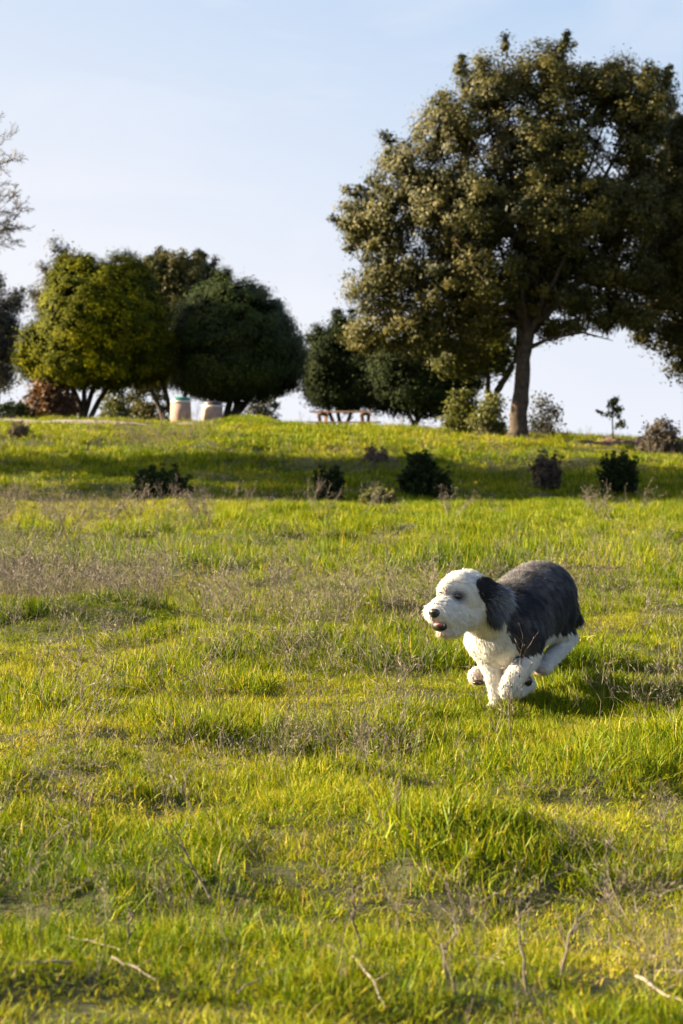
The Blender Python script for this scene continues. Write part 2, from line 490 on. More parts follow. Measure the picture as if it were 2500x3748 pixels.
def tint_map(x, y):
    t = .125 - .10 * sstep(.0, .38, vnoise(x / .38, y / .42, 5)) - .16 * gauss(x, y, -.7, 6.2, .7, .45) - .14 * gauss(x, y, -1.6, 13.2, .9, .5) - .14 * gauss(x, y, -.35, 11.2, .7, .35) - .12 * gauss(x, y, 1.2, 8.1, .6, .5) + .10 * vnoise(x / .8, y / .8, 8) + .08 * vnoise(x / 2.5, y / 2.0, 9) + rng.uniform(-.07, .07, len(x))
    t = t + .18 * sstep(20, 34, y) * (1 - sstep(40, 44, y)) * sstep(-1, -6, x - 1)
    t = t + .16 * gauss(x, y, 4.5, 57, 5, 3.5)
    t = t + .10 * gauss(x, y, -2.4, 17, 1.6, 2.0)
    return t
def scatter(dlo, dhi, dens, nvar, clump=.35, seed=11):
    x, y = wedge(dlo, dhi, dens)
    keep = rng.uniform(0, 1, len(x)) < (1 - clump * (.5 + .5 * vnoise(x / .3, y / .25, seed))) * (1 - np.clip(bare(x, y), 0, .96))
    keep &= ~on_path(x, y)
    x, y = x[keep], y[keep]
    hm = height_map(x, y)
    return x, y, hm
NV = 8
protoA = [proto(f'grass_tuft_{i}', *blades(48, .048, .016, .058, .0025, .5, 3, seed=20 + i), M['grass']) for i in range(NV)]
protoA += [proto(f'grass_tuftz_{i}', *blades(34, .065, .015, .042, .0036, .7, 3, flat=.25, tints=(.02, .38), seed=60 + i), M['grass']) for i in range(3)]
x, y, hm = scatter(4.1, 18.5, 370, NV)
n = len(x)
idx = rng.integers(0, NV, n)
low = (hm < .85) | (rng.uniform(0, 1, n) < .12)
idx[low] = NV + rng.integers(0, 3, low.sum())
s = hm * rng.uniform(.8, 1.25, n)
stuff('grass', protoA, np.stack([x, y, ground(x, y) - .008], 1), rng.uniform(0, 6.28, n), np.stack([s ** .7, s ** .7, s], 1),
      idx, tint_map(x, y), 'tall green grass of the near field round the running dog', 'grass', tilt=rng.normal(0, .26, (n, 2)))
x, y, hm = scatter(4.1, 18.5, 420, NV, clump=.1, seed=33)
n = len(x)
stuff('grass', protoA, np.stack([x, y, ground(x, y) - .008], 1), rng.uniform(0, 6.28, n), np.stack([np.full(n, 1.15), np.full(n, 1.15), rng.uniform(.6, 1.15, n)], 1),
      np.where(rng.uniform(0, 1, n) < .6, NV + rng.integers(0, 3, n), rng.integers(0, NV, n)), tint_map(x, y) + .02, 'short undergrowth of grass between the taller tufts in the near field', 'grass', tilt=rng.normal(0, .26, (n, 2)))
protoB = [proto(f'meadow_tuft_{i}', *blades(40, .13, .05, .12, .0085, .4, 2, seed=40 + i), M['grass']) for i in range(NV)]
x, y, hm = scatter(18.5, 42, 95, NV)
n = len(x)
stuff('grass', protoB, np.stack([x, y, ground(x, y) - .01], 1), rng.uniform(0, 6.28, n), np.stack([np.full(n, 1.0), np.full(n, 1.0), hm * rng.uniform(.7, 1.3, n)], 1),
      rng.integers(0, NV, n), tint_map(x, y), 'sunlit yellow green grass of the flat middle field', 'grass', tilt=rng.normal(0, .26, (n, 2)))
protoC = [proto(f'slope_tuft_{i}', *blades(36, .22, .08, .18, .018, .4, 2, seed=50 + i), M['grass']) for i in range(NV)]
x, y, hm = scatter(42, 76, 42, NV)
k = ~((y > 68) & (rng.uniform(0, 1, len(x)) < .6))
x, y, hm = x[k], y[k], hm[k]
n = len(x)
stuff('grass', protoC, np.stack([x, y, ground(x, y) - .02], 1), rng.uniform(0, 6.28, n), np.stack([np.full(n, 1.0), np.full(n, 1.0), hm * rng.uniform(.6, 1.3, n)], 1),
      rng.integers(0, NV, n), tint_map(x, y), 'bright green grass on the slope up to the crest', 'grass', tilt=rng.normal(0, .26, (n, 2)))

# dry branching stems
def drystem(h, w, nb, seed, spread=.35):
    r = np.random.default_rng(seed)
    V = []; F = []; T = []
    def seg(p, q, w0, w1, t):
        d = q - p; a = np.cross(d, r.normal(0, 1, 3)); a /= (np.linalg.norm(a) + 1e-9); b = np.cross(d, a); b /= (np.linalg.norm(b) + 1e-9)
        i = len(V)
        for c, ww in ((p, w0), (q, w1)):
            for k in range(3):
                an = k * 2.094
                V.append(tuple(c + (a * math.cos(an) + b * math.sin(an)) * ww / 2)); T.append(t)
        for k in range(3):
            F.append((i + k, i + (k + 1) % 3, i + 3 + (k + 1) % 3, i + 3 + k))
    def stem(p, d, l, w0, depth):
        nseg = 4
        t = r.uniform(.1, .8)
        for s in range(nseg):
            q = p + d * l / nseg
            seg(p, q, w0 * (1 - s / nseg * .5), w0 * (1 - (s + 1) / nseg * .5), t)
            if depth < 2 and s >= 1:
                for _ in range(r.integers(1, 3)):
                    dd = d + r.normal(0, .5, 3); dd[2] = abs(dd[2]); dd /= np.linalg.norm(dd)
                    stem(q, dd, l * r.uniform(.3, .55), w0 * .6, depth + 1)
            p = q; d = d + r.normal(0, .13, 3); d /= np.linalg.norm(d)
        if r.uniform() < .5:
            seg(p, p + d * .008, w0 * 1.6, w0 * 2.2, min(1, t + .2))
            seg(p + d * .008, p + d * .016, w0 * 2.2, w0 * .5, min(1, t + .2))
    for _ in range(nb):
        d = np.array([r.normal(0, spread), r.normal(0, spread), 1.0]); d /= np.linalg.norm(d)
        stem(np.array([r.normal(0, .02), r.normal(0, .02), 0]), d, h * r.uniform(.7, 1.1), w, 0)
    return V, F, T
protoD = [proto(f'dry_weed_{i}', *drystem(.25, .0027, 2, 70 + i), M['dry']) for i in range(7)]
def dry_density(x, y):
    d = .06 + .05 * (y < 9.4) + .20 * np.clip(vnoise(x / .9, y / .7, 14), 0, 1)
    d = d + 1.0 * gauss(x, y, -2.2, 16.0, .8, 1.7) * (.7 + .5 * vnoise(x / .3, y / .4, 44)) + .6 * gauss(x, y, -1.3, 13.6, 1.2, .7) * (.6 + .6 * vnoise(x / .3, y / .4, 45)) + .45 * gauss(x, y, -.3, 13.4, 1.0, .6)
    d = d + .7 * gauss(x, y, -.3, 11.2, .5, .4) + .8 * gauss(x, y, .75, 9.2, .55, .5) + .5 * gauss(x, y, 1.3, 9.6, .4, .4)
    d = d + .6 * gauss(x, y, -.9, 7.2, .5, .4) + .55 * gauss(x, y, .2, 8.1, .5, .4) + .6 * gauss(x, y, .5, 5.2, .5, .35)
    d = d + .5 * gauss(x, y, 0.6, 14.5, 1.0, .8)
    return d
x, y = wedge(4.4, 22, 85)
k = rng.uniform(0, 1, len(x)) < np.clip(dry_density(x, y), 0, 1)
k &= ~((x > .03 * y) & (x < .125 * y) & (y > 7.6) & (y < 9.99) & (rng.uniform(0, 1, len(x)) < .88))
x, y = x[k], y[k]; n = len(x)
s = rng.uniform(.4, 1.25, n) * (1 - .25 * (y < 8)) * (1 + .4 * gauss(x, y, -2.2, 16.5, .9, 2))
stuff('dry_weeds', protoD, np.stack([x, y, ground(x, y)], 1), rng.uniform(0, 6.28, n), np.stack([s, s, s], 1), rng.integers(0, 7, n), rng.uniform(-.1, .3, n),
      'thin grey brown dead weed stems scattered through the grass', 'dry weeds', tilt=rng.normal(0, .22, (n, 2)))
protoE = [proto(f'dry_thicket_{i}', *drystem(.34, .007, 4, 90 + i, .5), M['dry']) for i in range(5)]
x, y = wedge(22, 62, 9)
dd = .03 + .12 * np.clip(vnoise(x / 3, y / 2, 15), 0, 1) + .5 * gauss(x, y, -5, 30, 3, 6) + .9 * gauss(x, y, -4.2, 54, 1.2, 1.5) + 1.0 * gauss(x, y, -8.6, 51, .8, 1.2) + .7 * gauss(x, y, -5.7, 52, 2.0, .8) + .8 * gauss(x, y, .9, 48, .6, .9) + .5 * gauss(x, y, 3.6, 48, 1.4, 1)
dd = dd * (1 - .85 * sstep(32, 37, y) * (1 - sstep(44, 47, y)))
k = rng.uniform(0, 1, len(x)) < np.clip(dd, 0, 1)
x, y = x[k], y[k]; n = len(x)
s = rng.uniform(.5, 1.1, n)
stuff('dry_weeds', protoE, np.stack([x, y, ground(x, y)], 1), rng.uniform(0, 6.28, n), np.stack([s, s, s], 1), rng.integers(0, 5, n), rng.uniform(-.1, .2, n),
      'brown dead weed clumps scattered over the far field and slope', 'dry weeds', tilt=rng.normal(0, .26, (n, 2)))

# ------------------------------------------------------------------ trees
def leaf_cloud(centers, csig, nper, size, elong=1.7, r=None, outs=None, form=1.0):
    n = len(centers) * nper
    c = np.repeat(centers, nper, 0)
    off = r.normal(0, 1, (n, 3)) * np.repeat(csig, nper)[:, None] * np.array([1, 1, .8])
    p = c + off
    nrm = r.normal(0, 1, (n, 3)) ; nrm[:, 2] += .3
    if outs is not None: nrm = nrm * .45 / form + np.repeat(outs, nper, 0) * form + off / (np.repeat(csig, nper)[:, None] + 1e-6) * .35 / form
    nrm /= np.linalg.norm(nrm, axis=1)[:, None]
    t = r.normal(0, 1, (n, 3)); t -= (t * nrm).sum(1)[:, None] * nrm; t /= np.linalg.norm(t, axis=1)[:, None]
    b = np.cross(nrm, t)
    s = size * r.uniform(.6, 1.3, n)[:, None]
    v = np.stack([p - t * s * elong * .5, p + b * s * .5, p + t * s * elong * .5, p - b * s * .5], 1).reshape(-1, 3)
    f = np.arange(n * 4).reshape(-1, 4)
    tint = np.repeat(np.clip(r.normal(.45, .22, len(centers)), 0, 1), nper) + r.normal(0, .14, n)
    return v, f, np.repeat(np.clip(tint, 0, 1), 4)
def tree(name, label, cat, base, lobes, d, nclump, nper, leaf, mat, bark, trunks=None, depth=1.0, csig=.2, shell=.45, seed=0, group=None, limbs=40, twigs=True, limb_r=.09, fork=None, crown_name='crown', form=1.0, sprig=.04):
    """lobes: (qx, qy, rxq, rzq[, depth offset m]) in 1568-wide picture units at distance d"""
    r = np.random.default_rng(seed)
    root = empty(name, base, label, cat, group)
    qm = Q * d / FPX
    cen = []; wts = []; outs = []
    L_ = []
    for l in lobes:
        c = atq(l[0], l[1], d); rx = l[2] * qm; rz = l[3] * qm
        ry = max(rx, rz) * depth
        L_.append((np.array(c) + np.array([0, l[4] if len(l) > 4 else 0, 0]), rx, ry, rz)); wts.append((rx * ry * rz) ** .72)
    wts = np.array(wts) / sum(wts)
    for li, (c, rx, ry, rz) in enumerate(L_):
        k = max(3, int(round(nclump * wts[li])))
        u = r.normal(0, 1, (k, 3)); u /= np.linalg.norm(u, axis=1)[:, None]
        rad = r.uniform(0, 1, k) ** shell
        rad = rad * (1 + (.13 if form < 1.2 else .07) * vnoise(u[:, 0] * 2.6 + li * 3.1, u[:, 2] * 2.6 + u[:, 1] * 2, 61) + .08 * vnoise(u[:, 0] * 6, u[:, 2] * 6 + u[:, 1] * 5 + li, 62))
        rad = rad * np.where(r.uniform(0, 1, k) < .12, r.uniform(1.02, 1.09, k), 1.0)
        cen.append(c + u * rad[:, None] * np.array([rx, ry, rz]) * .96); outs.append(u)
    cen = np.concatenate(cen); ou = np.concatenate(outs)
    gdir = cen - cen.mean(0); gr = np.linalg.norm(gdir, axis=1) / np.linalg.norm(gdir, axis=1).max()
    cand = np.where((gr > .62) & (gdir[:, 2] > -.2 * abs(gdir).max()))[0]
    nsp = int(len(cen) * sprig)
    if nsp and len(cand):
        pk = r.choice(cand, nsp); dv = gdir[pk] / np.linalg.norm(gdir[pk], axis=1)[:, None] + np.array([0, 0, .7]) + r.normal(0, .35, (nsp, 3)); dv /= np.linalg.norm(dv, axis=1)[:, None]
        add = [cen[pk] + dv * k_ * csig * 1.1 for k_ in (1, 2, 3)]
        cen = np.concatenate([cen] + add); outs = [np.concatenate([ou] + [ou[pk]] * 3)]
    gc = cen - cen.mean(0); gc /= np.linalg.norm(gc, axis=1)[:, None]; outs = [np.concatenate(outs) * .45 / form ** 2 + gc * .7 * form]
    sig = csig * r.uniform(.6, 1.4, len(cen))
    if nsp: sig[-3 * nsp:] *= .6
    v, f, t = leaf_cloud(cen, sig, nper, leaf, r=r, outs=np.concatenate(outs), form=form)
    npmesh(crown_name, v, f, mat, root, attrs={'tint': t})
    mb = MB()
    ends = []
    if trunks is None: trunks = [([(0, 0, 0), (0, 0, 1)], [.1, .08])]
    for pts, rads in trunks:
        # subdivide with a small wobble so trunks never read as straight pipes
        P = []; RR = []
        for i in range(len(pts) - 1):
            for s in range(4):
                tt = s / 4
                p = Vector(pts[i]).lerp(Vector(pts[i + 1]), tt)
                if not (i == 0 and s == 0): p += Vector(r.normal(0, 1, 3)) * rads[i] * .05
                P.append(p); RR.append((rads[i] * (1 - tt) + rads[i + 1] * tt) * r.uniform(.94, 1.07))
        P.append(Vector(pts[-1])); RR.append(rads[-1])
        mb.tube(P, RR, 12)
        if rads[0] > .061 or len(trunks) < 3: ends.append((Vector(pts[-1]), rads[-1], P, RR))
    mb.build('trunk', bark, root)
    if limbs:
        lb = MB()
        pick = r.choice(len(cen), min(limbs, len(cen)), replace=False)
        for ci in pick:
            tgt = Vector(cen[ci])
            e = ends[r.integers(0, len(ends))]
            if r.uniform() < .35:
                j = int(len(e[2]) * r.uniform(.65, .98)); st = e[2][j]; rr = e[3][j]
            else: st = e[0]; rr = e[1]
            mid = st.lerp(tgt, .45) + Vector((r.normal(0, .15), r.normal(0, .15), r.uniform(.0, .25) * (tgt - st).length))
            L1 = (tgt - st).length
            r0 = min(rr * .6, limb_r)
            P = []; RR = []
            for s in range(7):
                tt = s / 6
                p = (1 - tt) ** 2 * st + 2 * tt * (1 - tt) * mid + tt * tt * tgt
                if 0 < s < 6: p += Vector(r.normal(0, .03 * L1 / 2, 3))
                P.append(p); RR.append(r0 * (1 - tt) ** .8 + .008)
            lb.tube(P, RR, 6, cap=False)
        lb.build('limbs', bark, root)
    return root, cen

def gbase(qx, qy, d=None):
    if d is None: return ground_hit(qx * Q, qy * Q)
    p = atq(qx, qy, d); return Vector((p.x, p.y, gz(p.x, p.y)))
# --- the big oak
ob = gbase(1190, 983, 57.0)
qm = lambda d: Q * d / FPX
def tp(qx, qy, d, dy=0):
    p = atq(qx, qy, d); p.y += dy; return p
oak_lobes = [(1270, 165, 90, 80), (1140, 205, 100, 80), (1395, 220, 95, 85), (1035, 300, 95, 85), (1480, 290, 75, 130), (1250, 330, 150, 120), (940, 400, 85, 85),
             (870, 520, 85, 90), (1050, 480, 150, 120), (1290, 500, 160, 130), (1440, 480, 100, 120), (880, 650, 90, 90), (1060, 640, 150, 110),
             (1270, 620, 120, 90), (1410, 620, 90, 70), (850, 765, 65, 55), (960, 765, 90, 65), (1480, 640, 60, 60), (1090, 740, 80, 60), (1230, 690, 70, 40), (822, 500, 20, 50), (1330, 700, 90, 30), (1440, 700, 60, 30), (1300, 750, 55, 20), (1390, 738, 60, 24), (1470, 735, 50, 32), (1255, 770, 25, 14)]
tree('oak_tree', 'largest tree, broad oak with thick bare trunk rising at the right of the crest', 'tree', ob, oak_lobes, 57.0, 2700, 110, .050, M['oak_leaf'], M['bark'],
     trunks=[([ob + Vector((-.02, 0, -.15)), ob + Vector((-.0, 0, .3)), tp(1195, 900, 57), tp(1205, 800, 57), tp(1218, 740, 57)], [.33, .225, .185, .16, .175]),
             ([tp(1218, 745, 57), tp(1235, 690, 57, .2), tp(1255, 600, 57, .3), tp(1260, 450, 57, .3), tp(1262, 250, 57)], [.20, .15, .12, .08, .03]),
             ([tp(1215, 750, 57), tp(1185, 700, 57, -.3), tp(1130, 650, 57, -.6), tp(1030, 560, 57, -.8), tp(950, 450, 57, -.6)], [.15, .11, .09, .06, .02]),
             ([tp(1220, 748, 57), tp(1270, 690, 57, -.4), tp(1340, 640, 57, -.5), tp(1440, 560, 57, -.3), tp(1480, 400, 57)], [.15, .11, .09, .06, .02]),
             ([tp(1222, 795, 57), tp(1255, 780, 57, -.4), tp(1330, 765, 57, -.6), tp(1400, 785, 57, -.7)], [.06, .04, .03, .008]),
             ([tp(1216, 745, 57), tp(1160, 740, 57, .8), tp(1060, 730, 57, 1.4), tp(950, 740, 57, 1.5)], [.11, .08, .05, .02])],
     depth=1.5, sprig=.022, csig=.115, shell=.5, seed=1, limbs=110, limb_r=.07)
# --- small leaning tree beside the oak
b = gbase(1130, 965, 59.5)
tree('leaning_tree', 'thin two stemmed tree leaning toward the oak trunk from its left', 'tree', b,
     [(1130, 780, 45, 60), (1080, 830, 40, 40), (1040, 810, 40, 45), (1150, 830, 20, 35)], 59.5, 130, 120, .05, M['bush_leaf'], M['bark_dark'],
     trunks=[([b - Vector((0, 0, .1)), tp(1133, 910, 59.5), tp(1160, 868, 59.5), tp(1183, 830, 59.5), tp(1190, 790, 59.5), tp(1185, 720, 59.5)], [.10, .085, .075, .07, .05, .02]),
             ([b - Vector((.05, 0, .1)), tp(1120, 900, 59.5), tp(1122, 830, 59.5), tp(1140, 760, 59.5), tp(1150, 700, 59.5)], [.07, .06, .05, .04, .015])],
     csig=.14, seed=2, limbs=14, limb_r=.03)
# --- right edge tree
b = gbase(1760, 1000, 58.5)
tree('overhanging_tree', 'dark broad tree cut off by the right edge, its crown touching the largest oak', 'tree', b,
     [(1540, 480, 50, 170), (1530, 600, 60, 100), (1545, 330, 35, 80), (1590, 400, 90, 110), (1600, 560, 100, 130), (1560, 500, 55, 130), (1520, 640, 60, 70), (1600, 700, 110, 80), (1500, 720, 50, 40), (1570, 770, 80, 45), (1485, 775, 30, 25), (1600, 840, 50, 45), (1560, 835, 30, 40), (1750, 500, 140, 230), (1700, 300, 100, 90)], 58.5, 1700, 90, .055,
     M['oak_leaf'], M['bark_dark'], trunks=[([b - Vector((0, 0, .1)), b + Vector((0, 0, 2.2)), b + Vector((-.3, 0, 4.5)), b + Vector((-.6, 0, 7))], [.38, .28, .2, .05]),
     ([b + Vector((0, 0, 2.3)), tp(1680, 640, 58.5), tp(1600, 560, 58.5), tp(1550, 520, 58.5)], [.16, .11, .07, .02])], depth=1.3, csig=.12, seed=3, limbs=60)
# --- left round trees
def multi(b, tips, r0):
    return [([b + Vector((random.uniform(-.25, .25), random.uniform(-.3, .3), -.1)), b.lerp(t, .45) + Vector((random.uniform(-.1, .1), 0, 0)), t], [r0, r0 * .75, r0 * .45]) for t in tips]
b = gbase(200, 950, 70.0)
tree('round_tree', 'broad dome shaped evergreen with its left side glowing yellow green in the sun', 'tree', b,
     [(205, 740, 115, 145), (130, 795, 90, 85), (270, 740, 115, 145), (310, 790, 90, 90), (85, 825, 50, 50), (210, 850, 155, 45), (180, 640, 70, 60), (290, 630, 60, 50), (340, 850, 60, 35)], 70.0, 2600, 105, .058, M['round_leaf'], M['bark_dark'],
     trunks=multi(b, [tp(150, 850, 70), tp(190, 840, 70), tp(230, 840, 70), tp(270, 850, 70, .5)], .10), depth=1.05, form=1.5, sprig=.0, csig=.115, shell=.3, seed=4, limbs=30)
b = gbase(520, 955, 71.5)
tree('round_tree', 'darker dome shaped evergreen just behind the two litter bins', 'tree', b,
     [(545, 745, 110, 105), (600, 800, 100, 110), (470, 790, 75, 110), (540, 862, 150, 62), (500, 700, 60, 60), (640, 830, 60, 70), (430, 830, 40, 70), (520, 640, 16, 25)], 71.5, 2500, 105, .058, M['dark_leaf'], M['bark_dark'],
     trunks=multi(b, [tp(470, 870, 71.5), tp(520, 850, 71.5), tp(560, 860, 71.5), tp(600, 880, 71.5, .5)], .13), depth=1.05, form=1.5, sprig=.0, csig=.115, shell=.3, seed=5, limbs=30)
b = gbase(400, 955, 80)
tree('background_tree', 'brownish evergreen top showing between and behind the two dome shaped evergreens', 'tree', b,
     [(430, 650, 65, 65), (360, 640, 50, 55), (470, 640, 35, 35), (400, 760, 80, 100), (345, 850, 60, 60), (450, 850, 60, 60)], 80, 900, 90, .06, M['oak_leaf'], M['bark_dark'],
     trunks=multi(b, [tp(330, 860, 80), tp(370, 850, 80), tp(440, 850, 80)], .11), csig=.13, seed=6, limbs=24)
b = gbase(165, 955, 80)
tree('background_tree', 'wispy tree top poking out behind the sunny side of the left dome shaped evergreen', 'tree', b,
     [(150, 620, 30, 35), (125, 660, 25, 40), (200, 700, 60, 90), (100, 700, 20, 30)], 80, 150, 130, .055, M['grey_leaf'], M['bark_dark'],
     trunks=multi(b, [tp(150, 800, 80), tp(180, 780, 80)], .12), csig=.2, seed=7, limbs=14)
b = gbase(780, 962, 78)
tree('small_evergreen', 'dark evergreen directly behind the picnic table', 'tree', b,
     [(770, 830, 65, 75), (740, 870, 50, 60), (820, 850, 60, 80), (780, 910, 75, 35), (790, 765, 30, 30)], 78, 650, 130, .055, M['black_leaf'], M['bark_dark'],
     trunks=multi(b, [tp(740, 900, 78), tp(780, 890, 78), tp(820, 900, 78)], .08), csig=.16, shell=.4, seed=8, limbs=16)
b = gbase(950, 966, 68)
tree('small_evergreen', 'dark low evergreen on three thin trunks between picnic table and oak', 'tree', b,
     [(960, 850, 100, 75), (880, 880, 55, 55), (1020, 880, 70, 60), (950, 910, 110, 38), (1060, 850, 40, 60)], 68, 800, 130, .052, M['black_leaf'], M['bark_dark'],
     trunks=multi(b, [tp(925, 930, 68), tp(955, 925, 68), tp(985, 930, 68)], .075), csig=.17, shell=.35, seed=9, limbs=16)
b = gbase(-20, 950, 88)
tree('grey_tree', 'greyish sparse tree cut off by the left edge beside the dome shaped evergreen', 'tree', b,
     [(10, 720, 35, 60), (-30, 760, 60, 120), (25, 800, 30, 70), (10, 870, 30, 45), (40, 690, 15, 25)], 88, 420, 60, .06, M['grey_leaf'], M['bark_dark'],
     trunks=multi(b, [tp(5, 830, 88), tp(-20, 750, 88)], .10), csig=.16, seed=10, limbs=30, limb_r=.03)
# bare tree, only twigs reach into the frame
b = gbase(-160, 960, 66)
rt = empty('bare_tree', b, 'leafless tree whose thin twigs reach in at the left edge against the sky', 'tree')
mb = MB(); tw = MB(); rr = np.random.default_rng(5)
top = tp(-130, 500, 66)
mb.tube([b - Vector((0, 0, .1)), b.lerp(top, .4) + Vector((.1, 0, 0)), b.lerp(top, .7), top], [.16, .13, .09, .03], 10)
mb.build('trunk', M['twig'], rt)
def bough(p, d, l, rad, lev):
    P = [p]; RR = [rad]
    for s in range(5):
        d = (d + Vector(rr.normal(0, .16, 3)) + Vector((0, 0, .03))).normalized()
        p = p + d * l / 5; P.append(p); RR.append(rad * (1 - (s + 1) / 6))
        if lev < 3:
            for _ in range(2 if lev > 0 else 1):
                dd = (d + Vector(rr.normal(0, .5, 3))).normalized()
                bough(p, dd, l * rr.uniform(.3, .48), RR[-1] * .7, lev + 1)
    tw.tube(P, [max(q, .006) for q in RR], 4, cap=False)
for tq in ((-15, 340), (-5, 330), (0, 420), (12, 450), (5, 480), (15, 540), (-10, 550), (-10, 600), (-60, 330), (-60, 420), (8, 510)):
    t = tp(*tq, 66, rr.uniform(-.8, .8))
    st = b.lerp(top, rr.uniform(.5, .95)); v = t - st
    bough(st, v.normalized(), v.length * .95, .035, 0)
tw.build('twigs', M['twig'], rt)

# trees standing left of the frame: they shade the slope
for k, (xx, yy, hh, lab) in enumerate(((-26, 51.0, 15.3, 'evergreen left of the frame that shades the slope, nearer the crest'), (-24, 46.0, 14.5, 'lower evergreen left of the frame that shades the foot of the slope'))):
    b = Vector((xx, yy, gz(xx, yy)))
    rootk = empty('shade_tree', b, lab, 'tree')
    cen = rng.normal(0, 1, (420, 3)); cen /= np.linalg.norm(cen, axis=1)[:, None]; cen *= (rng.uniform(0, 1, 420) ** .45)[:, None]
    cen = cen * np.array([3.0, 2.9, hh * .27]) + np.array([xx, yy, b.z + hh * .70])
    v, f, t = leaf_cloud(cen, np.full(420, .25), 40, .13, r=rng)
    npmesh('crown', v, f, M['dark_leaf'], rootk, attrs={'tint': t})
    mb = MB(); mb.tube([b - Vector((0, 0, .2)), b + Vector((.1, 0, hh * .4)), b + Vector((0, .1, hh * .8))], [.22, .17, .05], 10); mb.build('trunk', M['bark'], rootk)

# ------------------------------------------------------------------ bushes and shrubs
def bush(name, label, qx, qy, rx, rz, d, mat, n=60, nper=40, leaf=.05, csig=.07, seed=0, cat='bush', spiky=0, basez=None, shell=.4):
    """qx,qy centre"""
    r = np.random.default_rng(seed + 500)
    c = atq(qx, qy, d); m = qm(d)
    b = Vector((c.x, c.y, gz(c.x, c.y)))
    root = empty(name, b, label, cat)
    RX, RZ = rx * m * (.92 if spiky else 1), rz * m
    ztop = c.z + RZ * (.68 if spiky else 1)
    H = max(.15, ztop - b.z)
    if spiky:      # upright fans of narrow stems with leaves along them
        V = []; T = []
        mb = MB(); cens = []
        for k in range(n):
            a = r.uniform(0, 6.283); le = abs(r.normal(0, .5)) * RX / H
            dr = Vector((math.cos(a) * le, math.sin(a) * le, 1))
            qq = r.uniform(0, 1) ** .6
            l = H * r.uniform(.5, 1.12) * (1 - .5 * qq * qq) / max(1, dr.length * .85)
            p0 = b + Vector((math.cos(a), math.sin(a), 0)) * RX * qq * .85; p1 = p0 + dr.normalized() * l * 1.05
            mb.tube([p0 - Vector((0, 0, .05)), p0.lerp(p1, .5) + Vector(r.normal(0, .01, 3)), p1], [.008, .006, .003], 3, cap=False)
            for t in np.linspace(.03, 1, 9): cens.append(np.array(p0.lerp(p1, t)))
        cens = np.array(cens)
        v, f, t = leaf_cloud(cens, np.full(len(cens), csig), nper, leaf, elong=2.6, r=r)
        npmesh('foliage', v, f, mat, root, attrs={'tint': t}); mb.build('stems', M['bark_dark'], root)
    else:
        u = r.normal(0, 1, (n, 3)); u /= np.linalg.norm(u, axis=1)[:, None]
        u[:, 2] = np.where(r.uniform(0, 1, n) < .8, np.abs(u[:, 2]), u[:, 2] * .3)
        rad = (r.uniform(0, 1, n) ** shell)[:, None]
        cen = np.array(b) + np.array([0, 0, .12 * H]) + u * rad * np.array([RX, RX * .9, H * .9])
        v, f, t = leaf_cloud(cen, csig * r.uniform(.6, 1.4, n), nper, leaf, r=r)
        v[:, 2] = np.maximum(v[:, 2], b.z - .02)
        npmesh('foliage', v, f, mat, root, attrs={'tint': t})
        mb = MB()
        for k in r.choice(n, min(14, n), replace=False):
            tg = Vector(cen[k]); mb.tube([b + Vector((r.normal(0, .05), r.normal(0, .05), -.05)), b.lerp(tg, .5) + Vector(r.normal(0, .04, 3)), tg], [.018, .012, .006], 5, cap=False)
        mb.build('stems', M['bark_dark'], root)
    return root
bush('bush', 'rust red scrub bush under the sunny edge of the left dome shaped evergreen', 112, 905, 62, 32, 69, M['red_leaf'], 150, 40, .07, .13, 1)
bush('bush', 'low dark green bush at the far left edge beside the path', 30, 937, 48, 13, 68, M['shrub_leaf'], 70, 40, .06, .09, 2)
bush('bush', 'small olive bush among the trunks left of the green lidded bin', 262, 915, 34, 32, 74, M['bush_leaf'], 80, 36, .06, .1, 3)
bush('bush', 'dark undergrowth behind the green lidded bin', 335, 915, 60, 30, 82, M['oak_leaf'], 80, 40, .08, .12, 4)
bush('bush', 'grey green bush right of the brown lidded bin under the dome shaped evergreen', 600, 925, 42, 26, 76, M['grey_leaf'], 60, 34, .06, .1, 5)
bush('bush', 'yellow green bush at the left foot of the oak trunk', 1060, 928, 38, 38, 60, M['bush_leaf'], 120, 42, .055, .10, 6)
bush('bush', 'dry tangled olive bush against the left side of the oak trunk', 1120, 930, 42, 32, 58.5, M['bush_leaf'], 100, 34, .05, .10, 7)
bush('bush', 'sparse see through bush just right of the oak trunk', 1248, 942, 36, 36, 61, M['grey_leaf'], 60, 26, .05, .12, 8, shell=.6)
bush('bush', 'reddish brown brushwood heap at the right edge of the crest', 1520, 976, 46, 14, 55, M['brown_leaf'], 110, 34, .045, .08, 9)
bush('shrub', 'large dark green shrub alone at the left foot of the slope', 368, 1103, 60, 38, 42.5, M['shrub_leaf'], 170, 13, .035, .025, 11, 'shrub', spiky=1)
bush('shrub', 'small round dark shrub at the foot of the slope below the picnic table', 757, 1098, 32, 28, 42.5, M['shrub_leaf'], 100, 13, .03, .022, 12, 'shrub', spiky=1)
bush('shrub', 'tall dark green shrub below the dark low evergreen, middle of the slope', 962, 1076, 38, 42, 44, M['shrub_leaf'], 140, 13, .035, .025, 13, 'shrub', spiky=1)
bush('shrub', 'small dark shrub touching the right side of the tall green one', 1018, 1098, 20, 22, 43, M['shrub_leaf'], 60, 9, .03, .025, 14, 'shrub', spiky=1)
bush('shrub', 'purple brown dead shrub on the shaded slope below the oak', 1256, 1066, 30, 34, 45, M['brown_leaf'], 120, 8, .03, .022, 15, 'shrub', spiky=1)
bush('shrub', 'round nearly black shrub on the slope at the right', 1420, 1070, 40, 28, 44.5, M['shrub_leaf'], 130, 14, .035, .03, 16, 'shrub', spiky=1)
